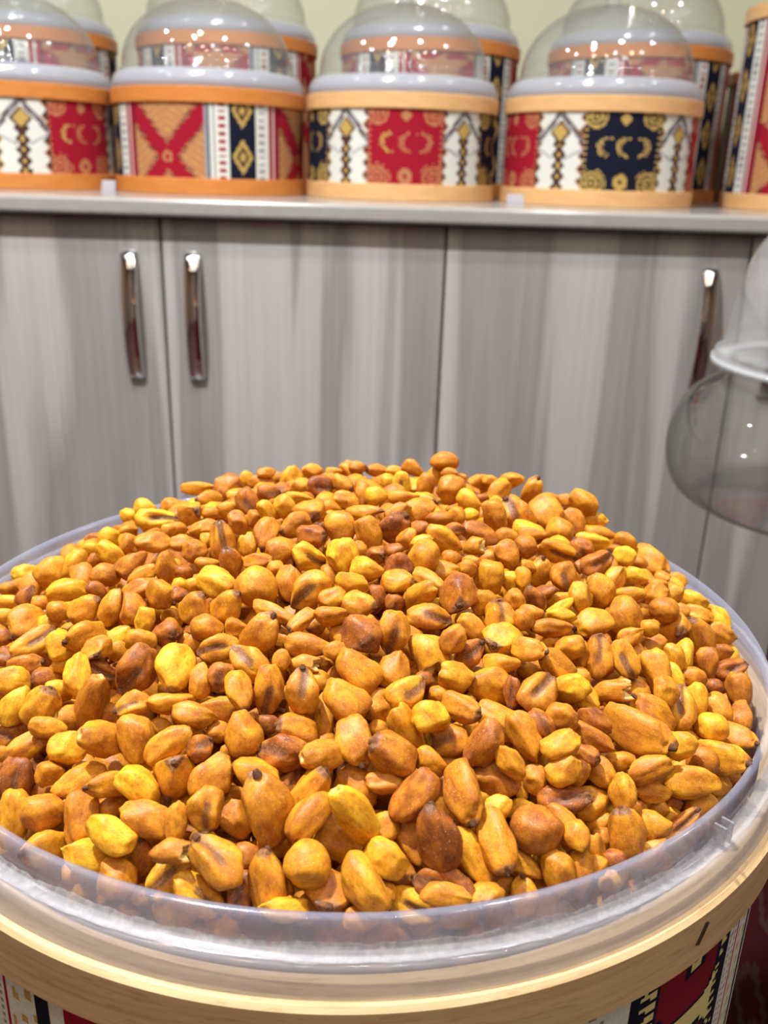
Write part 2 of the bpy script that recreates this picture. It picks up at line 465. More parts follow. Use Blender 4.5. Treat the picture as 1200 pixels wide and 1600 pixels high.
def pat_d(u, v, h):
    """red cloth with shade darkened into its colour, faint brown lozenges and a black cord"""
    dr = np.array(srgb(66, 10, 14)[:3])  # the shadow on this neighbour drum is painted into the base red
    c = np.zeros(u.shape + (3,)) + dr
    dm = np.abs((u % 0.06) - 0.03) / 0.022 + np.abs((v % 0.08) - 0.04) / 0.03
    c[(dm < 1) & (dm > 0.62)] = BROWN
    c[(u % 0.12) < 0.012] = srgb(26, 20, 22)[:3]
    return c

def pat_b(u, v, h, rep=0.113):
    """wide red X on tan between grey and white stripes, navy bands with gold diamonds"""
    P = 0.258
    c = np.zeros(u.shape + (3,)) + np.array(NAVY)
    x = (u + 0.066) % P - 0.066
    vv = (v % rep) - 0.30 * rep
    ins = np.abs(x) < 0.062
    arm = np.abs(np.abs(x) / 0.062 - np.abs(vv) / (0.62 * rep))
    c[ins] = TAN
    c[ins & (arm < 0.36) & (np.sin(v * 900 + x * 500) > 0.1)] = BROWN
    c[ins & (arm < 0.26)] = RED
    zig = np.abs((vv * 2.0 + np.abs(x) * 1.2) % 0.024 - 0.012)
    c[ins & (arm > 0.42) & (zig < 0.002)] = GOLD
    rr = np.hypot(x, vv); c[(rr < 0.009) & (rr > 0.004)] = TAN
    for a, b, col in ((0.062, 0.068, GREY), (0.068, 0.071, NAVY), (0.071, 0.076, WHITE), (0.076, 0.079, GREY), (0.079, 0.102, WHITE),
                      (0.102, 0.146, NAVY), (0.146, 0.172, WHITE), (0.172, 0.180, RED), (0.180, 0.183, WHITE), (0.183, 0.192, RED)):
        c[(x >= a) & (x < b)] = col
    c[(x >= 0.086) & (x < 0.095) & (np.sin(v * 560) > 0.0)] = RED
    c[(x >= 0.152) & (x < 0.165) & (np.sin(v * 560) > 0.2)] = GREY
    d = np.abs(x - 0.124); w = np.abs((v % 0.07) - 0.036)
    dm = d / 0.018 + w / 0.028
    c[(x >= 0.102) & (x < 0.146) & (dm < 1)] = GOLD
    c[(x >= 0.102) & (x < 0.146) & (dm < 0.62)] = BROWN
    c[(x >= 0.102) & (x < 0.146) & (dm < 0.3)] = GOLD
    return c

def pat_c(u, v, h):
    """near drum: burgundy medallions stepped in cream on navy, white and red cords"""
    P = 0.2445
    c = np.zeros(u.shape + (3,)) + np.array(WHITE)
    x = (u - 0.118 + P / 2) % P - P / 2
    x = np.where((x < 0) & (x > -0.04), x * 0.78, x)
    step = np.floor(np.abs(((v - 0.0065) % 0.056) - 0.026) / 0.002) * 0.002
    c[np.abs(x) < 0.0232] = NAVY
    tooth = np.sin(v * 1300 + np.sign(x) * 0.8) * 0.0016
    c[np.abs(x) < 0.0190 + tooth - 0.10 * step] = CREAM
    c[(np.abs(x) < 0.0180) & (np.abs(x) > 0.0145) & (np.sin(v * 1500) > 0.45)] = NAVY
    w = step
    taper = 0.0135 - np.clip(w - 0.014, 0, 1) * 0.7
    c[(np.abs(x) < taper + 0.0018) & (w < 0.0225)] = NAVY
    c[(np.abs(x) < taper) & (w < 0.0205)] = BURG
    c[(np.abs(x) < 0.0048) & (w < 0.0080)] = NAVY
    c[(np.abs(x) < 0.0026) & (w < 0.0058)] = CREAM
    c[(np.abs(x) < 0.0009) & (w < 0.0028)] = NAVY
    c[(x > 0.0305) & (x < 0.0325)] = RED
    c[(x > 0.0232) & (x < 0.0305) & (np.sin(v * 2200 + x * 900) > 0.8)] = GREY
    c[(x > 0.0445) & (x < 0.0495)] = NAVY
    c[(x > 0.033) & (x < 0.0445) & (np.sin(v * 500 + x * 300) * np.sin(v * 170 - x * 700) > 0.55)] = GOLD
    c[(x > 0.055) & (x < 0.074)] = RED
    c[(x > 0.078) & (x < 0.100)] = NAVY
    dm = np.abs(x - 0.089) / 0.009 + np.abs((v % 0.03) - 0.015) / 0.013
    c[dm < 1] = GOLD
    c[(x < -0.044) & (np.abs(((x + 0.05) * 0.6 + v) % 0.022 - 0.011) < 0.003) & (x > -0.085)] = RED
    c[(x < -0.033) & (x > -0.085) & (np.sin(v * 900) * np.sin(x * 900) > 0.72)] = GREY
    c[(x < -0.085) & (x > -0.095)] = NAVY
    c[(x < -0.095) & (x > -0.11)] = RED
    return c

def cloth(parent, R, z0, z1, pat, phase, nu, nv):
    us = np.linspace(0, 2 * np.pi, nu + 1)[:-1]
    V = []
    zs = np.linspace(z0, z1, nv + 1)
    for a in us:
        ca, sa = math.cos(a), math.sin(a)
        V += [(R * ca, R * sa, z) for z in zs]
    Fc = []
    m = nv + 1
    for i in range(nu):
        j = (i + 1) % nu
        Fc += [(i * m + k, j * m + k, j * m + k + 1, i * m + k + 1) for k in range(nv)]
    o = mesh_obj('cloth_wrap', V, Fc, M['fabric'], parent, True)
    a = us + np.pi / nu
    ang = (a + np.pi / 2 + np.pi) % (2 * np.pi) - np.pi      # 0 at the front, seam at the back
    U = (R * ang)[:, None] + phase + np.zeros((1, nv))
    Vv = (0.5 * (zs[:-1] + zs[1:]) - z0)[None, :] + np.zeros((nu, 1))
    c = pat(U, Vv, z1 - z0)
    c4 = np.concatenate([c, np.ones(c.shape[:2] + (1,))], 2).reshape(-1, 4)
    at = o.data.attributes.new('weave', 'FLOAT_COLOR', 'CORNER')
    at.data.foreach_set('color', np.repeat(c4, 4, axis=0).astype(np.float32).ravel())
    return o

def hoop(name, parent, ro, ri, z0, z1, mat, n=128):
    b = 0.0012
    pr = [(ri, z0 + b), (ri + b, z0), (ro - b, z0), (ro, z0 + b), (ro, z1 - b), (ro - b, z1), (ri + b, z1), (ri, z1 - b)]
    V, Fc = lathe(pr, n, True)
    o = mesh_obj(name, V, Fc, mat, parent, False)
    return o

def drum(label, x, y, z, R, H, mat, pat, phase, hb=0.026, ht=0.024, nu=360, nv=40, group=None, lap=None):
    e = empty('display_drum', (x, y, z))
    tag(e, label, 'drum', group)
    cloth(e, R - 0.004, hb - 0.002, H - ht + 0.002, pat, phase, nu, nv)
    hoop('top_hoop', e, R, R - 0.012, H - ht, H, mat)
    hb_o = hoop('bottom_hoop', e, R, R - 0.012, 0.0, hb, mat)
    V, Fc = lathe([(0.0005, 0.004), (R - 0.006, 0.004), (R - 0.0065, H - 0.01), (R - 0.0125, H - 0.01), (R - 0.0125, 0.01), (0.0005, 0.01)], 64)
    mesh_obj('inner_shell', V, Fc, M['hoop_pale'], e, True)
    if lap is not None:
        for zz, hh in ((H - ht, ht),) if lap > 0 else ():
            bm = box_bm(-0.0007, 0.0007, -R - 0.0004, -R + 0.004, zz + 0.001, zz + hh - 0.001)
            bmesh.ops.rotate(bm, verts=bm.verts[:], cent=(0, 0, 0), matrix=Matrix.Rotation(lap, 3, 'Z'))
            bm_obj('lap_joint', bm, M['hole'], e)
    return e

GD = 'fabric-wrapped drums on the counter'
zc = CT
R0 = 0.167
drum('squat drum with orange hoops and red-and-white cloth, cut by the left edge', -0.664, 1.735, zc, R0, 0.163, M['hoop_orange'], pat_a, 0.040 + 0.206, group=GD, lap=0.16)
drum('squat drum with orange hoops and a red X between striped cloth bands', -0.326, 1.735, zc, R0, 0.163, M['hoop_orange'], pat_b, 0.042, group=GD)
drum('squat drum with pale hoops and a red panel facing the front', 0.0115, 1.735, zc, R0, 0.163, M['hoop_pale'], pat_a, -0.006, group=GD)
drum('squat drum with pale hoops and a navy panel facing the front', 0.356, 1.715, zc, R0, 0.166, M['hoop_pale'], pat_a, 0.206 - 0.006, group=GD, lap=-0.02)
RT2 = 0.188
drum('tall drum with red cloth and silver braid, cut by the right edge', 0.782, 1.73, zc, RT2, 0.322, M['hoop_pale'], pat_b, 0.155, nv=70, group=GD)
drum('tall back-row drum half hidden between the two orange-hooped squat drums', -0.782, 2.12, zc, RT2, 0.287, M['hoop_orange'], pat_b, 0.10, nv=60, group=GD)
drum('tall back-row drum behind the orange-hooped drum with the red X', -0.356, 2.12, zc, RT2, 0.287, M['hoop_orange'], pat_b, -0.01, nv=60, group=GD)
drum('tall back-row drum behind the pale-hooped drum with the red panel', 0.068, 2.12, zc, RT2, 0.287, M['hoop_orange'], pat_b, -0.02, nv=60, group=GD)
drum('tall back-row drum behind the pale-hooped drum with the navy panel', 0.505, 2.12, zc, RT2, 0.287, M['hoop_orange'], pat_b, -0.005, nv=60, group=GD)
drum('dark back-row drum beside the tall drum at the right edge', 0.905, 2.15, zc, RT2, 0.262, M['hoop_orange'], pat_b, 0.2, nv=60, group=GD)

def back_tray(label, x, y, z, R):
    """the milky bucket that stands in a drum; only its flared collar shows"""
    pr = smooth_profile([(R * 0.86, -0.06), (R * 0.885, -0.01), (R * 0.90, 0.012), (R * 0.885, 0.020), (R * 0.875, 0.028)], 4)
    pr2 = [(R * 0.872, 0.028), (R * 0.878, 0.020), (R * 0.893, 0.012), (R * 0.878, -0.01), (R * 0.853, -0.06), (0.0005, -0.062)]
    lip = [(R * 0.985, 0.0004), (R * 0.985, 0.004), (R * 0.905, 0.012)]
    t = empty('plastic_tray', (x, y, z))
    tag(t, label, 'tray', 'milky plastic trays in the drums')
    V, Fc = lathe([(r, zz + 0.0005) for r, zz in pr[:-3]] + pr2, 96); mesh_obj('tray_wall', V, Fc, M['collar'], t, True)
    V, Fc = lathe(smooth_profile([(R * 0.93, 0.0008), (R * 0.965, 0.002), (R * 0.975, 0.010), (R * 0.955, 0.020), (R * 0.925, 0.026), (R * 0.885, 0.0285)], 5), 96)
    mesh_obj('collar', V, Fc, M['collar'], t, True)
    return t

def dome(label, x, y, z, R, h, knob=True):
    d = empty('dome_lid', (x, y, z))
    tag(d, label, 'lid', 'clear dome lids')
    pts = [(R * 1.03, 0.0), (R * 1.03, 0.003), (R * 1.0, 0.006)]
    for i in range(0, 21):
        a = math.pi / 2 * i / 20
        pts.append((max(0.0006, R * math.cos(a) ** 0.92), 0.006 + (h - 0.006) * math.sin(a)))
    V, Fc = lathe(pts, 96); mesh_obj('dome', V, Fc, M['clear'], d, True)
    if knob:
        V, Fc = lathe(smooth_profile([(0.014, h - 0.002), (0.011, h + 0.006), (0.015, h + 0.014), (0.019, h + 0.020), (0.014, h + 0.027), (0.0006, h + 0.029)], 4), 40)
        mesh_obj('knob', V, Fc, M['clear'], d, True)
    return d

for x, y, H, w in ((-0.664, 1.735, 0.163, 'left-edge orange-hooped drum'), (-0.326, 1.735, 0.163, 'orange-hooped drum with the red X'),
                   (0.0115, 1.735, 0.163, 'pale-hooped drum with the red panel'), (0.356, 1.715, 0.166, 'pale-hooped drum with the navy panel')):
    back_tray('milky white plastic tray collar on the ' + w, x, y, zc + H, R0)
    dome('clear plastic dome lid on the ' + w, x, y, zc + H + 0.0288, R0 * 0.868, 0.118)
for x, y, H, w in ((-0.782, 2.12, 0.287, 'back-row drum nearest the left edge'), (-0.356, 2.12, 0.287, 'back-row drum behind the red X drum'),
                   (0.068, 2.12, 0.287, 'back-row drum behind the red panel drum'), (0.505, 2.12, 0.287, 'back-row drum behind the navy panel drum')):
    back_tray('milky white plastic tray collar on the ' + w, x, y, zc + H, RT2)
    dome('clear plastic dome lid on the ' + w, x, y, zc + H + 0.0288, RT2 * 0.868, 0.13)

# scoop handle under the leftmost dome
V, Fc = [], []
for i in range(25):
    a = math.pi * i / 24
    cx_, cz_ = 0.047 * math.cos(a), 0.020 * math.sin(a)
    for dy, dz in ((-0.009, 0), (0.009, 0), (0.009, 0.005), (-0.009, 0.005)):
        V.append((cx_, dy, cz_ + dz))
for i in range(24):
    for k in range(4):
        k2 = (k + 1) % 4
        Fc.append((i * 4 + k, i * 4 + k2, i * 4 + 4 + k2, i * 4 + 4 + k))
Fc += [(3, 2, 1, 0), (96, 97, 98, 99)]
sc_o = mesh_obj('scoop_handle', V, Fc, plain('dark_blue_plastic', srgb(60, 62, 84), 0.3), None, True)
# the handle belongs to a scoop lying in the tray
scp = empty('scoop', (-0.63, 1.66, zc + 0.163))
tag(scp, 'dark plastic scoop lying under the leftmost dome lid', 'scoop')
sc_o.parent = scp; sc_o.location = (0, 0, 0.012)
V, Fc = lathe([(0.0005, -0.052), (0.05, -0.052), (0.056, -0.03), (0.056, 0.012), (0.053, 0.012), (0.053, -0.028), (0.048, -0.049), (0.0005, -0.049)], 32)
mesh_obj('scoop_bowl', V, Fc, plain('grey_plastic', srgb(120, 122, 132), 0.3), scp, True)

def clip(label, x, y, w, h):
    """small bent clear plastic tag stand"""
    V = []; prof = [(0.0, 0.0), (0.028, 0.0), (0.028, 0.0015), (0.006, 0.0015), (0.010, h), (0.0085, h + 0.0006)]
    Fc = []
    for sx in (-w / 2, w / 2):
        V += [(sx, py, pz) for py, pz in prof]
    m = len(prof)
    for k in range(m):
        k2 = (k + 1) % m
        Fc.append((k, k2, m + k2, m + k))
    Fc += [tuple(range(m))[::-1], tuple(range(m, 2 * m))]
    o = mesh_obj('tag_holder', V, Fc, M['collar'], None, False, (x, y, zc))
    tag(o, label, 'tag holder', 'small milky plastic tag holders')
clip('small milky plastic tag holder between the two orange-hooped drums', -0.468, 1.575, 0.022, 0.018)
clip('small milky plastic tag holder between the two pale-hooped drums', 0.195, 1.535, 0.026, 0.016)

# ------------------------------------------------------------------ clear jar on its stand, right edge
JY, JX, JB = 0.75, 0.3836, EYE.z - 0.262
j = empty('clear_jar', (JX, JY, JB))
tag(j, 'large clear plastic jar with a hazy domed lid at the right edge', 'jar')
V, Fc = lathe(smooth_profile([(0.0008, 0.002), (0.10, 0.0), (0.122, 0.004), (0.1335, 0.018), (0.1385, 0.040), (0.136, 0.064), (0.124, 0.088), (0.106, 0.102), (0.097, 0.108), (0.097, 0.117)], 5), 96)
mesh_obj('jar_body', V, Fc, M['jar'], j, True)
V, Fc = lathe(smooth_profile([(0.101, 0.1172), (0.108, 0.119), (0.109, 0.128), (0.103, 0.135), (0.1, 0.16), (0.096, 0.185), (0.085, 0.215), (0.062, 0.238), (0.03, 0.248), (0.0008, 0.25)], 5), 96)
lid = mesh_obj('jar_lid', V, Fc, M['jarlid'], j, True)
V, Fc = lathe([(0.0975, 0.1175), (0.1115, 0.1175), (0.1115, 0.122), (0.0975, 0.122)], 96, True)
mesh_obj('lid_ring', V, Fc, M['jarring'], j, True)
s = empty('display_stand', (JX + 0.03, JY, 0.0))
tag(s, 'slim steel pedestal that carries the clear jar', 'stand')
V, Fc = lathe(smooth_profile([(0.0008, JB), (0.03, JB - 0.0005), (0.031, JB - 0.004), (0.016, JB - 0.010), (0.010, JB - 0.03)], 4) + [(0.010, 0.02)], 32)
mesh_obj('column', V, Fc, M['metal_dark'], s, True)
V, Fc = lathe([(0.0008, 0.0), (0.09, 0.0), (0.09, 0.006), (0.012, 0.020), (0.0008, 0.020)], 48)
mesh_obj('foot', V, Fc, M['metal_dark'], s, True)

# ------------------------------------------------------------------ near drum
DX, DYN, ZR = -0.0121, 0.3268, EYE.z - 0.1665     # tray centre and height of its rim
RH, HT = 0.1685, ZR - 0.0185
nd = empty('display_drum', (DX, DYN, 0.0))
tag(nd, 'near kilim-wrapped drum with a beech hoop, heaped with roasted corn', 'drum')
cloth(nd, 0.1635, HT - 0.17, HT - 0.015, pat_c, 0.0, 760, 110)
V, Fc = lathe([(0.1632, 0.03), (0.1632, HT - 0.169)], 96)
lw = mesh_obj('lower_wrap', V, Fc, plain('burgundy_cloth', srgb(118, 26, 38), 0.9, noise_amt=0.3, scale=60, spec=0.1), nd, True)
hoop('top_hoop', nd, RH, 0.157, HT - 0.0190, HT, M['hoop_near'], 256)
hoop('bottom_hoop', nd, RH, 0.155, 0.0, 0.03, M['hoop_near'], 128)
V, Fc = lathe([(0.0005, 0.006), (0.158, 0.006), (0.1585, HT - 0.017), (0.1555, HT - 0.017), (0.1555, 0.012), (0.0005, 0.012)], 96)
mesh_obj('inner_shell', V, Fc, M['hoop_pale'], nd, True)
# a staple slot in the hoop
def slot_on_hoop(ang, z, L, W, tilt):
    bm = box_bm(-L / 2, L / 2, -0.0003, 0.0010, -W / 2, W / 2, 0.0004, 1)
    bmesh.ops.rotate(bm, verts=bm.verts[:], cent=(0, 0, 0), matrix=Matrix.Rotation(tilt, 3, 'Y'))
    bmesh.ops.translate(bm, verts=bm.verts[:], vec=(0, -RH, 0))
    bmesh.ops.rotate(bm, verts=bm.verts[:], cent=(0, 0, 0), matrix=Matrix.Rotation(ang, 3, 'Z'))
    o = bm_obj('nail_slot', bm, M['hole'], nd, False, (0, 0, z))
    tag(o, 'dark slot of a nail in the hoop')
slot_on_hoop(math.radians(37.5), HT - 0.0080, 0.0075, 0.0022, math.radians(-62))

# milky tray with a raised rim, a seat and an outer skirt
tr = empty('plastic_tray', (DX, DYN, ZR))
tag(tr, 'round milky plastic tray holding the heap of roasted corn', 'tray')
RI = 0.1590
outer = [(RI, -0.0006), (RI + 0.0006, -0.0020), (RI + 0.0006, -0.0095)]
inner = [(RI - 0.0004, 0.0), (RI - 0.0022, -0.0002), (RI - 0.0030, -0.0020), (RI - 0.0042, -0.018), (RI - 0.008, -0.06), (RI - 0.011, -0.09), (0.0005, -0.092)]
V, Fc = lathe(inner[::-1] + outer, 256)
mesh_obj('tray_wall', V, Fc, M['milky'], tr, True)
V, Fc = lathe(smooth_profile([(RI + 0.0006, -0.0092), (RI + 0.0022, -0.0098), (RI + 0.0040, -0.0092), (RI + 0.0056, -0.0108), (RI + 0.0064, -0.0150), (RI + 0.0068, -0.0183)], 4), 256)
mesh_obj('skirt', V, Fc, M['milky_dense'], tr, True)
bm = bmesh.new()
# frosted residue left on the seat, with a ragged inner edge
rng = random.Random(5)
V, Fc = [], []
nb = 900
for i in range(nb):
    a = 2 * math.pi * i / nb
    w1 = noise.noise(Vector((math.cos(a) * 30, math.sin(a) * 30, 0.3)))
    w2 = noise.noise(Vector((math.cos(a) * 140, math.sin(a) * 140, 4.3)))
    top = -0.0070 + 0.0010 * w1 + 0.0005 * w2
    ca, sa = math.cos(a), math.sin(a)
    for r, z in ((RI + 0.00075, top), (RI + 0.0012, top - 0.0003), (RI + 0.0024 + 0.0001 * w2, -0.0088), (RI + 0.0046 + 0.0004 * w1, -0.0089)):
        V.append((r * ca, r * sa, z))
for i in range(nb):
    j2 = (i + 1) % nb
    Fc += [(i * 4 + k, j2 * 4 + k, j2 * 4 + k + 1, i * 4 + k + 1) for k in range(3)]
bm.free()
tag(mesh_obj('residue_ring', V, Fc, M['bead'], tr, True), 'frosted whitish residue round the seat of the rim')
for da in (-0.7, 0.7):
    ang = math.radians(-47.0 + da)
    bm = box_bm(RI + 0.0006, RI + 0.0042, -0.0004, 0.0004, -0.0088, -0.0020)
    bmesh.ops.rotate(bm, verts=bm.verts[:], cent=(0, 0, 0), matrix=Matrix.Rotation(ang, 3, 'Z'))
    bm_obj('rib', bm, M['bead'], tr)

# neighbour drum at the right, only its red wall shows past the near drum
nb_d = drum('drum with red cloth coloured dark for shade beside the near drum, bottom right corner', 0.385, 0.43, 0.0, 0.165, HT + 0.004, M['hoop_near'], pat_d, 0.02, nu=300, nv=120)

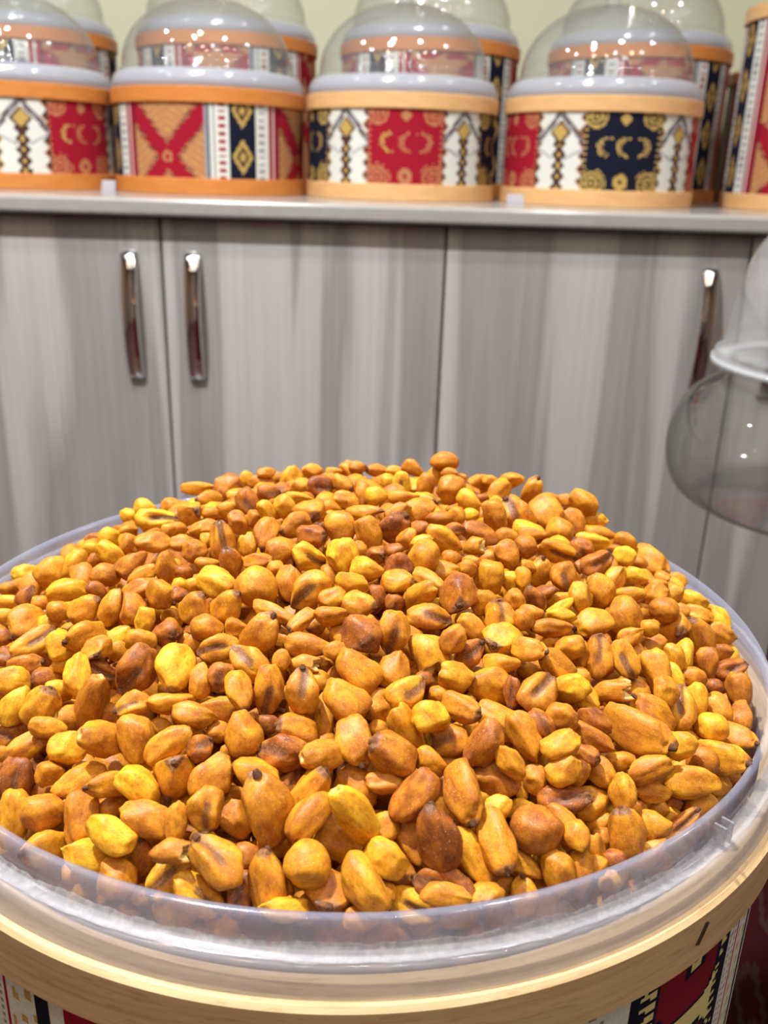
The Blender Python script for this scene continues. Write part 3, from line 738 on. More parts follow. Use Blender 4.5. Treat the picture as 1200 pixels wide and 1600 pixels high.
# ------------------------------------------------------------------ roasted corn
# kernels read off the heap: per 300-px tile (origin x,y ; 4 units = 1 px): x, y, length, width, tip direction (deg, 0 right, 90 down), code
# codes: s plain  t dark tip  g germ groove up  b boxy  r round  h split tip  k broken  e tip towards the viewer ; y yellow  o orange  n brown ; d deeper in the heap
TILES = [
((0, 1200), '''100,70,270,210,90,gn;315,40,170,150,0,s;490,85,330,170,151,s;685,95,280,150,172,t;880,125,310,200,40,sy;1090,20,230,230,250,e;50,340,330,190,90,sy;270,280,250,220,0,so;265,500,270,210,160,t;500,315,320,200,90,bo;695,410,310,190,215,sy;905,330,330,200,200,s;1095,330,220,130,270,s;535,545,290,210,190,sy;725,685,240,230,270,b;500,665,220,110,10,sd;885,560,230,150,270,tnd;1070,520,240,150,0,ko;1055,680,330,210,140,gy;720,250,200,150,0,sd;890,795,120,60,0,sd;270,150,150,120,0,snd;980,90,130,150,90,sd'''),
((300, 1200), '''30,800,370,220,30,gy;135,60,300,250,300,b;390,50,300,190,200,s;80,260,260,220,90,g;480,240,400,280,250,t;280,310,250,200,60,sd;265,180,140,120,0,sd;730,150,320,190,310,t;755,295,360,200,308,s;1015,305,350,220,230,hy;910,460,300,220,20,sd;715,592,270,265,0,r;160,575,380,250,228,g;485,725,370,260,262,t;1075,730,380,230,60,s;870,805,310,240,100,e;550,930,290,150,180,sy;305,800,290,160,100,gnd;1050,930,220,140,0,s;520,480,240,160,0,sd;1040,110,290,230,45,sd;610,90,180,150,300,gnd;1190,350,120,200,90,sd;730,870,200,200,0,sd;340,540,200,160,0,snd'''),
((600, 1200), '''-5,570,270,210,40,sy;35,88,275,140,0,s;190,185,350,220,128,sn;500,165,350,220,70,t;370,210,270,150,80,sd;705,60,290,230,20,so;845,90,240,100,80,sd;950,70,180,150,90,s;1112,188,310,185,0,gn;1300,225,240,200,330,sd;710,250,190,150,330,sy;880,270,200,150,20,syd;975,410,300,265,180,ro;1140,370,310,150,50,s;690,460,360,220,65,t;335,450,370,250,260,tn;170,480,320,200,60,sd;555,550,360,190,55,sy;385,735,370,210,200,gn;650,700,250,130,310,gnd;875,605,260,170,20,s;1110,655,260,190,80,s;875,785,220,170,270,t;165,850,320,210,20,gy;425,890,300,140,0,s;648,850,220,120,100,e;0,800,110,200,90,s;100,660,200,180,0,snd;730,740,200,170,0,sd;480,370,130,100,0,snd;620,190,120,120,0,sd;20,370,160,200,0,sd'''),
((0, 960), '''170,60,220,200,120,t;205,180,290,150,330,g;370,205,190,150,270,sy;525,130,230,170,160,t;300,60,140,120,0,syd;30,260,130,120,180,gn;165,325,190,140,340,tn;75,410,220,165,180,sy;285,385,170,140,180,tnd;600,225,180,120,90,e;490,380,260,160,270,sy;400,310,160,120,0,syd;615,345,210,130,30,gn;365,480,160,150,0,by;270,570,210,200,290,t;90,590,250,170,300,sy;855,355,310,230,120,gn;1095,340,280,220,105,ty;1055,120,170,140,50,en;1165,160,110,100,0,sd;885,165,180,150,0,b;905,35,150,120,90,by;735,135,230,120,330,syd;745,225,110,120,0,sd;580,545,290,180,280,h;455,650,210,170,190,hd;832,570,210,160,160,g;840,780,300,210,80,s;640,770,240,200,190,h;1075,545,280,130,0,s;990,230,110,110,0,sd;1000,715,160,140,0,sd;1060,820,300,170,320,s;430,835,240,190,0,sy;300,715,220,120,10,s;170,820,290,150,330,s;65,745,190,160,180,gn;705,640,120,180,0,snd;1165,850,120,120,0,sd;30,860,100,80,0,sd;25,145,120,110,0,snd;1190,440,100,150,90,sd'''),
((300, 960), '''25,645,270,150,5,s;90,88,190,160,180,ro;285,90,160,140,0,s;435,125,260,200,295,t;168,215,250,160,170,g;355,300,290,180,220,g;175,395,180,160,110,gn;295,485,240,160,80,t;487,470,310,180,95,g;687,475,280,190,265,g;550,290,120,110,270,s;700,305,200,110,0,k;735,195,290,145,5,s;905,230,150,110,180,t;595,155,190,130,0,sd;680,40,180,110,140,t;870,30,190,120,0,s;770,75,100,100,180,tnd;925,110,160,130,290,s;1075,130,240,210,80,en;1025,345,310,220,225,b;950,540,300,240,230,b;1170,720,120,110,0,sd;1015,800,290,220,70,to;828,650,310,120,95,sd;650,720,240,195,185,t;475,685,140,120,0,tnd;335,745,270,200,260,b;170,585,260,160,190,sd;165,720,150,130,0,sd;45,425,210,130,270,s;550,870,300,210,195,gn;815,890,230,180,180,h;50,830,160,150,320,gn;895,385,100,90,0,sd;815,410,110,130,0,sd;10,185,120,120,0,s;240,870,100,90,0,sd'''),
((600, 960), '''65,360,250,190,280,s;-20,570,200,220,0,sd;60,870,270,235,200,tn;50,115,260,190,100,g;280,25,270,160,10,g;180,160,220,140,90,sd;290,240,290,220,60,k;420,165,190,150,300,s;560,80,210,120,40,s;530,245,220,150,320,gn;742,160,230,200,150,ey;730,20,200,190,270,g;900,228,200,140,5,t;1040,80,250,110,5,so;1045,180,150,120,180,t;1085,325,230,160,215,t;740,320,230,140,0,s;920,350,160,130,0,sd;457,385,200,180,200,h;660,445,270,220,200,t;805,485,190,100,100,gn;955,498,270,220,310,g;150,493,260,180,325,gy;255,400,100,90,0,snd;160,708,300,190,240,hy;280,645,220,180,0,by;482,585,230,160,20,t;360,515,150,120,0,s;735,670,330,200,215,s;895,785,330,170,65,s;630,822,310,190,125,sn;415,798,230,190,165,g;990,690,210,130,60,gn;1095,820,240,170,340,s;1105,640,190,180,0,s;275,930,210,150,40,s;790,930,230,140,50,s;1120,965,220,170,340,s;430,945,170,120,0,sd;540,710,110,110,0,sd;1165,210,140,180,80,s;1175,460,170,230,80,sy;1090,505,80,90,0,sd;880,40,120,130,0,s;1110,10,180,60,0,sy;885,125,100,70,0,sd'''),
((900, 920), '''35,70,150,130,90,sy;165,45,160,150,0,s;340,35,180,90,0,s;292,165,240,210,90,r;435,145,110,110,0,sd;100,215,220,170,165,t;345,300,170,110,330,s;460,248,110,100,0,s;545,138,170,150,0,ro;615,245,190,140,60,e;775,310,250,170,240,t;955,195,200,140,60,sy;905,275,180,120,30,s;142,425,270,170,280,g;305,450,240,160,70,g;375,395,180,110,50,t;495,510,240,160,80,b;672,415,200,120,90,sy;610,440,180,110,80,s;820,465,190,140,90,so;925,395,120,110,0,snd;970,505,190,130,340,gn;1020,643,230,150,90,so;20,400,180,120,80,s;212,640,270,130,0,k;40,665,240,150,45,sy;385,650,200,150,60,sd;475,775,290,190,225,t;555,635,180,150,90,s;635,555,200,80,60,sy;665,758,270,170,270,g;760,695,210,130,90,sy;735,560,150,130,0,s;858,610,95,80,0,rn;895,745,200,150,50,s;842,873,200,180,0,ry;995,930,250,150,20,t;390,900,420,250,25,t;120,825,220,140,30,sn;105,940,270,150,30,so;690,915,110,110,0,snd;740,80,160,110,20,sy;770,165,170,100,20,s;500,330,130,70,0,sd;30,550,110,120,0,sy;475,360,110,80,0,sd;610,30,120,130,0,s;500,30,150,130,0,s;660,140,100,100,0,sd'''),
((900, 1150), '''65,130,150,130,20,tn;170,240,230,160,50,s;15,230,150,160,0,s;280,360,220,160,270,s;285,165,180,110,0,s;455,200,260,160,340,so;475,352,230,130,10,s;648,65,170,200,90,sy;790,150,185,170,0,ro;915,130,300,190,15,t;730,300,310,190,5,s;885,310,120,170,90,sd;790,440,200,150,330,ry;490,555,200,170,0,s;315,590,280,220,260,to;375,450,130,110,0,sd;515,455,130,90,0,sd;655,565,300,120,320,gn;605,505,110,80,0,syd;135,545,190,130,330,sd;147,755,230,150,265,h;0,630,180,150,60,s;20,840,220,150,90,s;440,735,290,110,330,s;260,815,90,50,0,sn;190,865,110,50,340,s;600,420,100,100,0,snd;170,620,120,100,0,sd'''),
((0, 730), '''163,675,160,120,0,sy;80,758,150,100,340,s;170,805,140,110,300,gn;40,848,150,90,0,hy;330,650,210,170,320,s;480,610,190,140,290,sy;425,775,250,140,340,sy;370,905,140,120,0,s;528,888,200,160,330,t;695,870,230,140,290,s;655,672,180,135,0,ro;605,770,130,100,30,sn;695,545,200,120,30,sy;690,440,130,130,0,sy;575,505,100,80,0,sy;595,450,70,60,0,sn;600,580,90,70,0,sn;833,612,200,140,325,so;960,472,220,130,0,s;800,480,110,130,0,s;978,330,240,140,0,gy;908,255,130,110,0,sy;815,310,90,130,90,sy;1040,622,190,140,270,b;890,680,190,110,325,s;880,760,210,120,340,s;830,890,200,160,250,b;1010,800,180,160,30,t;1140,475,150,100,0,s;1060,395,100,80,0,s;1110,390,110,90,0,sd;1130,735,110,80,0,sy;1150,665,90,70,0,sn;1075,240,130,100,0,s;1130,800,110,90,0,sn;55,930,140,90,0,sy;265,845,120,90,20,s;800,400,110,60,0,s'''),
((300, 720), '''20,560,150,140,0,so;-5,330,150,130,330,e;40,170,200,80,0,s;20,920,190,180,300,t;240,165,170,170,0,so;335,130,90,120,0,sy;435,130,160,90,0,s;105,240,160,95,180,t;480,200,140,100,0,gn;355,270,190,130,60,gn;625,120,170,130,280,sy;690,160,130,100,0,s;755,68,130,95,0,s;810,160,160,150,0,gn;930,155,130,110,30,t;1005,90,190,110,60,s;1068,210,150,90,90,s;1155,222,130,110,0,sy;960,255,160,110,20,s;670,240,190,80,10,sy;580,292,150,120,70,sy;470,315,140,90,60,sy;735,320,190,130,70,e;870,290,130,100,0,s;1075,318,220,80,0,t;637,405,190,145,160,t;470,460,200,140,110,t;928,428,210,200,100,b;1110,450,200,150,60,b;287,390,160,110,60,s;220,305,130,90,0,s;193,500,240,150,270,g;80,422,190,100,350,s;355,525,140,110,270,s;115,325,90,70,0,s;560,555,190,150,340,s;728,608,220,160,20,gy;750,475,160,140,0,tn;935,612,220,170,80,by;1095,695,200,160,20,sy;1160,590,110,110,0,en;1005,765,210,120,20,sy;1045,900,200,160,10,t;870,858,190,140,330,s;732,815,280,190,140,g;610,765,220,160,80,s;400,785,250,235,0,r;152,768,210,185,30,hy;220,912,210,170,310,t;240,640,180,140,250,tn;410,630,170,100,0,s;95,655,150,100,0,s;530,670,100,80,0,s;500,945,240,100,20,h;1165,850,100,140,0,tnd;1045,560,80,120,0,sd;870,710,100,150,0,sd;15,780,80,90,0,sy;1150,60,140,80,180,t;545,110,90,80,0,s;890,75,100,60,0,s;1050,45,110,70,0,s;465,80,110,60,0,s;390,370,100,120,0,sd;870,350,80,80,0,sd;105,500,60,100,0,sd'''),
((600, 710), '''375,52,170,110,0,ro;190,90,150,90,30,s;322,130,110,100,90,sy;265,190,140,110,110,s;112,182,150,110,90,gy;115,268,190,80,0,s;420,225,180,160,110,s;530,285,150,110,30,sy;410,115,100,60,0,s;580,182,140,130,190,t;710,240,180,120,130,t;800,165,150,95,0,s;930,220,160,110,290,t;1045,275,90,70,0,s;1140,290,130,80,0,s;220,345,190,140,340,s;90,365,170,110,340,s;345,402,160,90,0,ro;460,390,120,100,60,s;547,376,95,80,0,sy;690,382,195,150,70,b;825,375,240,180,230,g;1015,385,230,190,50,t;1165,380,100,110,0,s;80,468,190,180,320,tn;222,457,120,65,0,tn;375,535,240,140,35,sy;440,470,130,60,0,gn;605,495,230,130,20,sn;765,515,140,105,0,s;560,575,130,110,0,k;882,572,140,140,0,ro;930,495,180,80,0,s;1078,606,240,140,15,g;775,640,180,140,60,so;690,655,170,120,20,s;978,730,170,130,280,t;1125,770,180,150,80,g;655,765,200,185,90,b;800,795,140,110,60,sy;862,775,130,100,80,s;885,700,90,70,0,s;240,650,200,180,90,r;140,520,150,110,310,s;225,540,150,90,340,sy;115,700,180,170,70,gn;65,605,110,90,0,tn;385,725,240,130,10,s;425,650,120,60,0,s;290,790,190,110,30,h;85,790,190,160,5,t;222,880,210,145,330,h;452,880,240,210,80,en;615,925,150,160,90,s;830,930,150,120,60,s;940,905,170,120,250,tn;1010,858,140,90,350,tn;1085,915,160,110,330,s;1110,965,180,100,330,sy;525,715,90,110,0,s;550,685,90,50,0,h;910,980,140,60,0,s;70,925,120,120,0,snd;20,165,90,90,0,sy;70,105,110,60,0,s;485,155,60,60,0,s;610,285,60,60,0,snd;660,165,90,60,0,s'''),
((840, 740), '''285,190,180,140,30,s;367,290,140,100,0,sy;225,305,170,140,60,s;340,430,200,110,10,sy;285,475,150,120,60,gn;395,375,180,90,20,s;550,420,140,90,20,s;545,518,140,120,0,sy;705,555,230,150,30,t;370,565,210,150,330,gn;485,655,160,120,300,s;612,640,150,100,15,sy;400,735,200,160,240,s;268,775,190,125,80,sy;740,725,140,140,0,s;850,755,110,120,0,s;870,680,120,120,0,s;780,650,90,60,0,s'''),
]

def kernel_arrays(kind, seed, nu, nv):
    """unit kernel, long axis x with the tip at +x, germ side +z -> verts, faces, dark, pale"""
    rng = random.Random(seed)
    off = Vector((seed * 7.31, seed * 3.17, seed * 1.93))
    V, dark, pale = [], [], []
    p = {'b': 3.5, 'r': 2.1}.get(kind, 2.6 + 0.9 * rng.random())
    tp = {'b': 0.20, 'r': 0.06, 'h': 0.30, 'k': 0.30}.get(kind, 0.22 + 0.20 * rng.random())
    bend = rng.uniform(-0.12, 0.12)
    cuts = []
    for _ in range(6 if kind != 'r' else 3):       # flats where kernels were pressed against each other
        c_ = Vector((rng.gauss(0, 0.7), rng.gauss(0, 1), rng.gauss(0, 1))).normalized()
        cuts.append((c_, rng.uniform(0.70, 0.87)))
    amp = {'r': 0.06, 'k': 0.14}.get(kind, 0.11)
    rw = rng.random(); rng_d = rng.random()
    for i in range(nv + 1):
        th = math.pi * i / nv
        for j in range(nu if 0 < i < nv else 1):
            ph = 2 * math.pi * j / nu
            d = Vector((math.cos(th), math.sin(th) * math.cos(ph), math.sin(th) * math.sin(ph)))
            s = (abs(d.x) ** p + abs(d.y) ** p + abs(d.z) ** p) ** (-1 / p)
            q = d * s
            for c_, h_ in cuts:
                ex = q.dot(c_) - h_
                if ex > 0: q = q - c_ * (ex * 0.75)
            x = q.x
            w = 1.0 - tp * max(0.0, (x + 0.25) / 1.25) ** 1.7 - 0.10 * max(0.0, -x - 0.4)
            y, z = q.y * w, q.z * w
            nn = noise.noise(d * 1.25 + off) * amp + noise.noise(d * 2.7 + off * 1.7) * amp * 0.6 + noise.noise(d * 6.0 + off) * 0.018
            x, y, z = x * (1 + nn), y * (1 + nn * 1.3), z * (1 + nn * 1.3)
            y += bend * x * x
            dk = pl = 0.0
            if kind == 'g' and d.z > -0.1:
                cur = 0.10 * math.sin(x * 2.2 + seed)
                g = math.exp(-((y - cur) / (0.26 + 0.16 * rw)) ** 2) * min(1, max(0, (x + 0.62) / 0.45)) * min(1, max(0, d.z * 2.2))
                z -= (0.20 + 0.14 * (1 - rw)) * g
                dk = max(dk, (0.72 + 0.25 * rng_d) * g)
            if kind in 'tge':
                t = max(0.0, (x - 0.74) / 0.26)
                dk = max(dk, min(0.9, t))
            elif kind in 'sb':
                t = max(0.0, (x - 0.80) / 0.2)
                dk = max(dk, 0.45 * t)
            if kind == 's' and d.z > 0.2:
                dk = max(dk, 0.30 * math.exp(-(y / 0.22) ** 2) * max(0, d.z))
                z -= 0.07 * math.exp(-(y / 0.25) ** 2) * max(0, d.z)
            if kind == 'h':
                rr = math.hypot(d.y, d.z)
                if d.x > 0:
                    g = math.exp(-(rr / 0.36) ** 4)
                    x -= 0.42 * math.exp(-(rr / 0.24) ** 2)
                    pl = g * 0.9
                    dk = 0.9 * math.exp(-(rr / 0.16) ** 2)
                    if dk > 0.4: pl = 0
            if kind == 'k' and d.x > 0.15:
                jag = 0.42 + 0.16 * math.sin(ph * 3 + seed) + 0.10 * math.sin(ph * 7 + 2 * seed)
                if x > jag:
                    x = jag - 0.30 * (x - jag) - 0.22 * (1 - math.hypot(d.y, d.z))
                    pl = 0.55
            V.append((x, y, z)); dark.append(dk); pale.append(pl)
    V = np.array(V)
    lo, hi = V.min(0), V.max(0)
    V = (V - (lo + hi) / 2) / (hi - lo)
    Fc = []
    def idx(i, j):
        if i == 0: return 0
        if i == nv: return 1 + (nv - 1) * nu
        return 1 + (i - 1) * nu + j % nu
    for i in range(nv):
        for j in range(nu):
            a, b, c, d_ = idx(i, j), idx(i + 1, j), idx(i + 1, j + 1), idx(i, j + 1)
            f = []
            for q in (a, b, c, d_):
                if q not in f: f.append(q)
            Fc.append(tuple(f))
    return V, Fc, np.array(dark), np.array(pale)

KINDS = [('s', 1), ('s', 2), ('s', 3), ('s', 4), ('s', 5), ('s', 31), ('s', 32), ('s', 33), ('s', 34), ('t', 6), ('t', 7), ('t', 8), ('g', 9), ('g', 10), ('g', 11), ('g', 12), ('g', 35), ('g', 36), ('b', 13), ('b', 14), ('b', 15),
         ('r', 16), ('r', 17), ('h', 18), ('h', 19), ('k', 20), ('k', 21), ('e', 22), ('e', 23)]
BYKIND = {}
for k, sd in KINDS: BYKIND.setdefault(k, []).append(sd)
KMESH, KLOW = {}, {}
for k, sd in KINDS:
    V, Fc, dk, pl = kernel_arrays(k, sd, 30, 22)
    me = bpy.data.meshes.new('corn_kernel')
    me.from_pydata(V.tolist(), [], Fc); me.update()
    me.polygons.foreach_set('use_smooth', [True] * len(me.polygons))
    a = me.attributes.new('dark', 'FLOAT', 'POINT'); a.data.foreach_set('value', dk.astype(np.float32))
    a = me.attributes.new('pale', 'FLOAT', 'POINT'); a.data.foreach_set('value', pl.astype(np.float32))
    a = me.attributes.new('noffset', 'FLOAT_VECTOR', 'POINT'); a.data.foreach_set('vector', (V + sd * 1.7).astype(np.float32).ravel())
    me.materials.append(M['corn'])
    KMESH[sd] = me
    KLOW[sd] = kernel_arrays(k, sd, 16, 12)
# dark tip cap, a part of the kernels that show one
CAPS = []
for sd in (1, 2, 3):
    V, Fc = [], []
    prof = [(0.0, 0.16), (0.05, 0.14), (0.09, 0.10), (0.115, 0.085), (0.12, 0.05), (0.095, 0.002)]
    for i in range(len(prof)):
        for j in range(10):
            a = 2 * math.pi * j / 10
            x, r = prof[i]
            r *= 1 + 0.28 * noise.noise(Vector((math.cos(a) * 1.4, math.sin(a) * 1.4, i * 0.8 + sd * 5)))
            V.append((0.43 + x * 0.75, r * 0.66 * math.cos(a), r * 0.74 * math.sin(a)))
    for i in range(len(prof) - 1):
        Fc += [(i * 10 + j, i * 10 + (j + 1) % 10, (i + 1) * 10 + (j + 1) % 10, (i + 1) * 10 + j) for j in range(10)]
    Fc.append(tuple(range(50, 60)))
    me = bpy.data.meshes.new('tip_cap'); me.from_pydata(V, [], Fc); me.update(); me.materials.append(M['tipcap'])
    me.polygons.foreach_set('use_smooth', [True] * len(me.polygons))
    CAPS.append(me)

RB, HB, SHIFT = 0.1575, 0.0575, 0.014
def surf(x, y):
    """height of the heap (kernel centres) above world zero"""
    dx, dy = x - DX, y - DYN
    r2 = np.minimum(1.0, (dx * dx + dy * dy) / RB ** 2)
    dx = dx - SHIFT * (1 - r2)
    r2 = np.minimum(1.0, (dx * dx + dy * dy) / RB ** 2)
    return ZR - 0.0135 + HB * (1 - r2) ** 0.8

rng = random.Random(11)
eye = np.array(EYE); rt = np.array(RT); up = np.array(UP); fwn = np.array(fw)
ker = []
for (ox, oy), txt in TILES:
    for it in txt.split(';'):
        f = it.split(',')
        cx, cy, L, W, an = (float(v) for v in f[:5]); code = f[5]
        px, py = ox + cx / 4, oy + cy / 4
        d = fwn + rt * (px - 600) / F_PX - up * (py - 800) / F_PX
        ts = np.linspace(0.15, 0.60, 900)
        P = eye + d[None, :] * ts[:, None]
        gap = P[:, 2] - surf(P[:, 0], P[:, 1])
        rr = np.hypot(P[:, 0] - DX, P[:, 1] - DYN)
        gap[rr > RB - 0.004] = 9
        hit = np.where(gap <= 0)[0]
        if len(hit): t = ts[hit[0]]
        else:
            k = int(np.argmin(gap))
            if gap[k] > 0.03: continue
            t = ts[k]
        Lm, Wm = L / 4 * t / F_PX, W / 4 * t / F_PX
        t += 0.008 if 'd' in code else rng.uniform(-0.0045, 0.0045)
        ker.append(dict(px=px, py=py, t=t, d=d, L=max(Lm, 0.006), W=max(Wm, 0.005), an=math.radians(an), code=code, area=L * W / 16))
n = len(ker)
POS = np.array([eye + k['d'] * k['t'] for k in ker])
AX = []
for k in ker:
    v = -np.array(k['d']) / np.linalg.norm(k['d'])
    r_ = rt - v * rt.dot(v); r_ /= np.linalg.norm(r_)
    dn = np.cross(r_, v); dn = dn if dn.dot(up) < 0 else -dn
    a = k['an'] + math.radians(rng.uniform(-6, 6))
    kind = k['code'][0]
    tilt = {'t': 24, 'h': 32, 'k': 12, 'e': 62}.get(kind, rng.uniform(-14, 14))
    tl = math.radians(tilt)
    x = (math.cos(a) * r_ + math.sin(a) * dn) * math.cos(tl) + v * math.sin(tl)
    if kind == 'g': z = v
    elif kind in 'sb': z = v if rng.random() < 0.3 else -v
    else: z = -v
    z = z - x * z.dot(x); z /= np.linalg.norm(z)
    ro = math.radians(rng.uniform(-28, 28) if kind != 'g' else rng.uniform(-14, 14))
    y = np.cross(z, x)
    z, y = math.cos(ro) * z + math.sin(ro) * y, math.cos(ro) * y - math.sin(ro) * z
    k['R'] = np.stack([x, y, z], 1)
    Lx, Wy = k['L'], k['W']
    if kind == 'e': Lx, Wy = (k['L'] + k['W']) * 0.55, k['W']
    else: Lx = Lx / max(0.8, math.cos(tl))
    k['S'] = np.array([Lx, Wy, min(Wy * rng.uniform(0.74, 0.92), Lx * 0.9)])
    if kind == 'e': k['S'] = np.array([Lx, k['L'], k['W']])
    if kind == 'r': k['S'] = np.array([Lx, Wy, (Lx + Wy) / 2 * 0.92])
    k['S'] = k['S'] * 1.10
    AX.append(x)
AX = np.array(AX)
# settle: every kernel is three beads; overlapping neighbours ease apart, mostly in depth
rad = np.array([0.40 * min(k['S'][1], k['S'][2]) + 0.06 * k['S'][1] for k in ker])
half = np.array([max(0.0, k['S'][0] / 2 - r) for k, r in zip(ker, rad)])
own = np.repeat(np.arange(n), 3); br = np.repeat(rad, 3)
ray_u = np.array([np.array(k['d']) / np.linalg.norm(k['d']) for k in ker])
BASE = POS.copy()
depth0 = np.array([0.35 if 'd' in k['code'] else 0.0 for k in ker])
for itn in range(40):
    B = np.stack([POS - AX * half[:, None], POS, POS + AX * half[:, None]], 1).reshape(-1, 3)
    D = B[:, None, :] - B[None, :, :]
    dist = np.sqrt((D ** 2).sum(2)) + 1e-9
    pen = (br[:, None] + br[None, :]) - dist
    pen[own[:, None] == own[None, :]] = 0
    pen = np.clip(pen, 0, None)
    push = (D / dist[:, :, None] * pen[:, :, None]).sum(1)
    mv = np.zeros((n, 3)); np.add.at(mv, own, push)
    mv *= 0.16
    along = (mv * ray_u).sum(1)
    lat = mv - along[:, None] * ray_u
    mv = along[:, None] * ray_u * 1.0 + lat * 0.30
    nn_ = np.linalg.norm(mv, axis=1)
    mv *= np.minimum(1, 0.0012 / (nn_ + 1e-9))[:, None]
    POS += mv
    POS += (BASE - POS) * 0.04
    # stay inside the tray wall
    rr = np.hypot(POS[:, 0] - DX, POS[:, 1] - DYN)
    lim = 0.1535 - rad * 0.9
    low = POS[:, 2] < ZR + 0.001
    sc_ = np.where((rr > lim) & low, lim / rr, 1.0)
    POS[:, 0] = DX + (POS[:, 0] - DX) * sc_; POS[:, 1] = DYN + (POS[:, 1] - DYN) * sc_

TINT = {'y': 0.74, 'o': 0.36, 'n': 0.20}
def kernel_tint(k):
    c = k['code'][1:].replace('d', '')
    base = TINT.get(c, 0.50)
    return base + rng.uniform(-0.10, 0.10)

order = sorted(range(n), key=lambda i: -(ker[i]['area'] * (0.45 if 'd' in ker[i]['code'] else 1.0)))
single = set(order[:300])
COLW = {'y': 'bright yellow', 'o': 'orange', 'n': 'toasted brown'}
SHAPE = {'s': ('smooth', ''), 't': ('plump', 'with a dark tip'), 'g': ('grooved', 'with a brown germ groove showing'), 'b': ('blocky', ''), 'r': ('round', ''),
         'h': ('split', 'with a pale open tip'), 'k': ('broken', 'with a ragged edge'), 'e': ('stubby', 'with its dark tip facing the viewer')}
def zone(k):
    px, py = k['px'], k['py']
    rimf = {True: 'beside the front rim'}
    yr = 1440 - 0.00042 * (px - 520) ** 2
    if py > yr - 75: a = 'at front rim'
    elif py > 1170: a = 'on lower slope'
    elif py > 1040: a = 'at mid heap'
    elif py > 900: a = 'on upper slope'
    elif py > 790: a = 'below crest'
    else: a = 'along crest'
    b = 'far left' if px < 200 else 'left' if px < 420 else 'left of centre' if px < 560 else 'middle' if px < 690 else 'right of centre' if px < 820 else 'right' if px < 980 else 'far right'
    return a, b
lab = {}
for i in single:
    k = ker[i]
    c = k['code'][1:].replace('d', '')
    adj, feat = SHAPE[k['code'][0]]
    a, b = zone(k)
    size = 'large ' if k['L'] * k['W'] > 0.00022 else ('small ' if k['L'] * k['W'] < 0.00010 else '')
    k['words'] = '%s%s %s corn kernel %s' % (size, COLW.get(c, 'golden'), adj, a)
    k['side'] = b; k['feat'] = feat
    lab.setdefault((k['words'], b), []).append(i)
ORD = ['leftmost', 'second from left', 'third from left', 'fourth from left', 'fifth from left', 'sixth from left', 'seventh from left']
for (w, b), ids in lab.items():
    ids.sort(key=lambda i: ker[i]['px'])
    for q, i in enumerate(ids):
        ker[i]['label'] = w + ', ' + b + ('' if len(ids) == 1 else ', ' + (ORD + ['eighth from left', 'ninth from left', 'tenth from left', 'eleventh from left'])[min(q, 10)])

stuff_parts = []      # (seed, matrix 3x3, pos, tint)
capi = 0
for i, k in enumerate(ker):
    kind = k['code'][0]
    sd = rng.choice(BYKIND[kind])
    ti = kernel_tint(k)
    if i in single:
        o = bpy.data.objects.new('corn_kernel', KMESH[sd])
        COL.objects.link(o)
        Rm = Matrix(k['R'].tolist())
        o.rotation_mode = 'QUATERNION'
        o.rotation_quaternion = Rm.to_quaternion()
        o.location = POS[i]; o.scale = k['S']
        o['tint'] = float(ti)
        tag(o, k['label'], 'corn kernel', 'roasted corn kernels in the heap')
        if kind in 'te' or (kind == 'g' and rng.random() < 0.45):
            c = bpy.data.objects.new('tip_cap', CAPS[capi % 3]); capi += 1
            COL.objects.link(c); c.parent = o
            tag(c, 'dark brown tip cap')
    else:
        stuff_parts.append((sd, k['R'] * k['S'][None, :], POS[i], ti))

# the rest of the heap: kernels on the unseen slopes and in the layers below
acc = list(POS)
grid = {}
def gkey(p): return (int(math.floor(p[0] / 0.012)), int(math.floor(p[1] / 0.012)), int(math.floor(p[2] / 0.012)))
for p in acc: grid.setdefault(gkey(p), []).append(p)
def clear_of(p, dmin):
    g = gkey(p)
    for a in (-1, 0, 1):
        for b in (-1, 0, 1):
            for c in (-1, 0, 1):
                for q in grid.get((g[0] + a, g[1] + b, g[2] + c), ()):
                    if (q[0] - p[0]) ** 2 + (q[1] - p[1]) ** 2 + (q[2] - p[2]) ** 2 < dmin * dmin: return False
    return True
PROTO = [s for k, s in KINDS if k in 'sstgbr']
for layer, (dep, tries) in enumerate(((0.0025, 9000), (0.0125, 6000), (0.0190, 5000))):
    for _ in range(tries):
        r = math.sqrt(rng.random()) * 0.147; a = rng.random() * 2 * math.pi
        x, y = DX + r * math.cos(a), DYN + r * math.sin(a)
        z = float(surf(x, y)) - dep - rng.uniform(0, 0.002)
        p = np.array((x, y, z))
        if not clear_of(p, 0.0115 if layer == 0 else 0.0088): continue
        grid.setdefault(gkey(p), []).append(p)
        q = Quaternion((rng.gauss(0, 1), rng.gauss(0, 1), rng.gauss(0, 1), rng.gauss(0, 1))).normalized()
        if layer == 0 and rng.random() < 0.8:      # lie along the slope
            q = Quaternion((0, 0, 1), rng.random() * 6.28) @ Quaternion((1, 0, 0), rng.uniform(-0.6, 0.6) + (math.pi if rng.random() < 0.6 else 0)) @ Quaternion((0, 1, 0), rng.uniform(-0.4, 0.4))
        L = rng.uniform(0.0115, 0.0150); W = L * rng.uniform(0.62, 0.80); T = W * rng.uniform(0.75, 0.92)
        stuff_parts.append((rng.choice(PROTO), np.array(q.to_matrix()) * np.array([L, W, T])[None, :], p, rng.choice((0.50, 0.5, 0.42, 0.36, 0.7, 0.25)) + rng.uniform(-0.08, 0.08)))
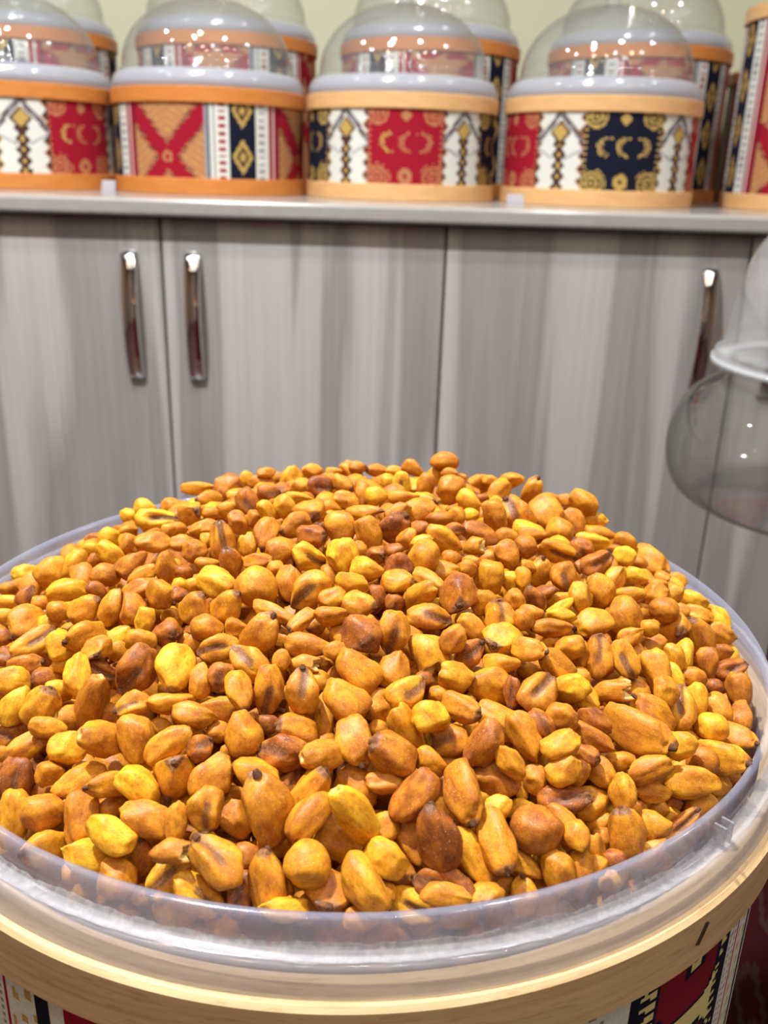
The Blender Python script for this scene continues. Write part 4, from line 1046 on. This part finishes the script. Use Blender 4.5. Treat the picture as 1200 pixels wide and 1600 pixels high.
# kernels pressed against the tray wall
for zz in (-0.0065, -0.0165, -0.0265):
    a = rng.random()
    while a < 7.2:
        L = rng.uniform(0.010, 0.014); W = L * rng.uniform(0.7, 0.9)
        r = 0.1535 - W * 0.46 + zz * 0.12
        p = np.array((DX + r * math.cos(a), DYN + r * math.sin(a), ZR + zz + rng.uniform(-0.0015, 0.0010)))
        if clear_of(p, 0.0075):
            grid.setdefault(gkey(p), []).append(p)
            q = Quaternion((0, 0, 1), a + math.pi / 2) @ Quaternion((0, 1, 0), rng.uniform(-0.9, 0.9)) @ Quaternion((1, 0, 0), math.pi / 2 * rng.choice((1, -1)))
            stuff_parts.append((rng.choice(PROTO), np.array(q.to_matrix()) * np.array([L, W, W * 0.85])[None, :], p, rng.choice((0.5, 0.36, 0.7)) + rng.uniform(-0.08, 0.08)))
        a += rng.uniform(0.075, 0.105)
AV, AF, AD, AP, AT, AN = [], [], [], [], [], []
base = 0
for sd, m, p, ti in stuff_parts:
    V, Fc, dk, pl = KLOW[sd]
    AV.append(V @ m.T + p[None, :]); AF += [tuple(q + base for q in f) for f in Fc]
    AD.append(dk); AP.append(pl); AT.append(np.full(len(V), ti)); AN.append(V + rng.random() * 40)
    base += len(V)
# solid core far below the surface, so no light leaks up through the heap
cv, cf = [], []
nr, na = 14, 40
for i in range(nr + 1):
    r = 0.150 * i / nr
    for j_ in range(na):
        a = 2 * math.pi * j_ / na
        x, y = DX + r * math.cos(a), DYN + r * math.sin(a)
        cv.append((x, y, min(float(surf(x, y)), 9) - 0.024 - 0.012 * (r / 0.15) ** 4))
for i in range(nr):
    for j_ in range(na):
        j2 = (j_ + 1) % na
        cf.append((base + i * na + j_, base + (i + 1) * na + j_, base + (i + 1) * na + j2, base + i * na + j2))
cv = np.array(cv); AV.append(cv); AF += cf
AD.append(np.full(len(cv), 0.3)); AP.append(np.zeros(len(cv))); AT.append(np.full(len(cv), 0.3)); AN.append(cv * 80)
AV = np.concatenate(AV)
me = bpy.data.meshes.new('corn_heap')
me.from_pydata(AV.tolist(), [], AF); me.update()
me.polygons.foreach_set('use_smooth', [True] * len(me.polygons))
for nm, arr in (('dark', np.concatenate(AD)), ('pale', np.concatenate(AP)), ('ktint', np.concatenate(AT))):
    a = me.attributes.new(nm, 'FLOAT', 'POINT'); a.data.foreach_set('value', arr.astype(np.float32))
a = me.attributes.new('noffset', 'FLOAT_VECTOR', 'POINT'); a.data.foreach_set('vector', np.concatenate(AN).astype(np.float32).ravel())
me.materials.append(M['corn'])
heap = bpy.data.objects.new('corn_heap', me)
COL.objects.link(heap)
tag(heap, 'heap of small and half-buried roasted corn kernels filling the tray', 'roasted corn', None, 'stuff')
print('kernels read', n, 'stuff', len(stuff_parts), 'tris', sum(len(f) - 2 for f in AF))
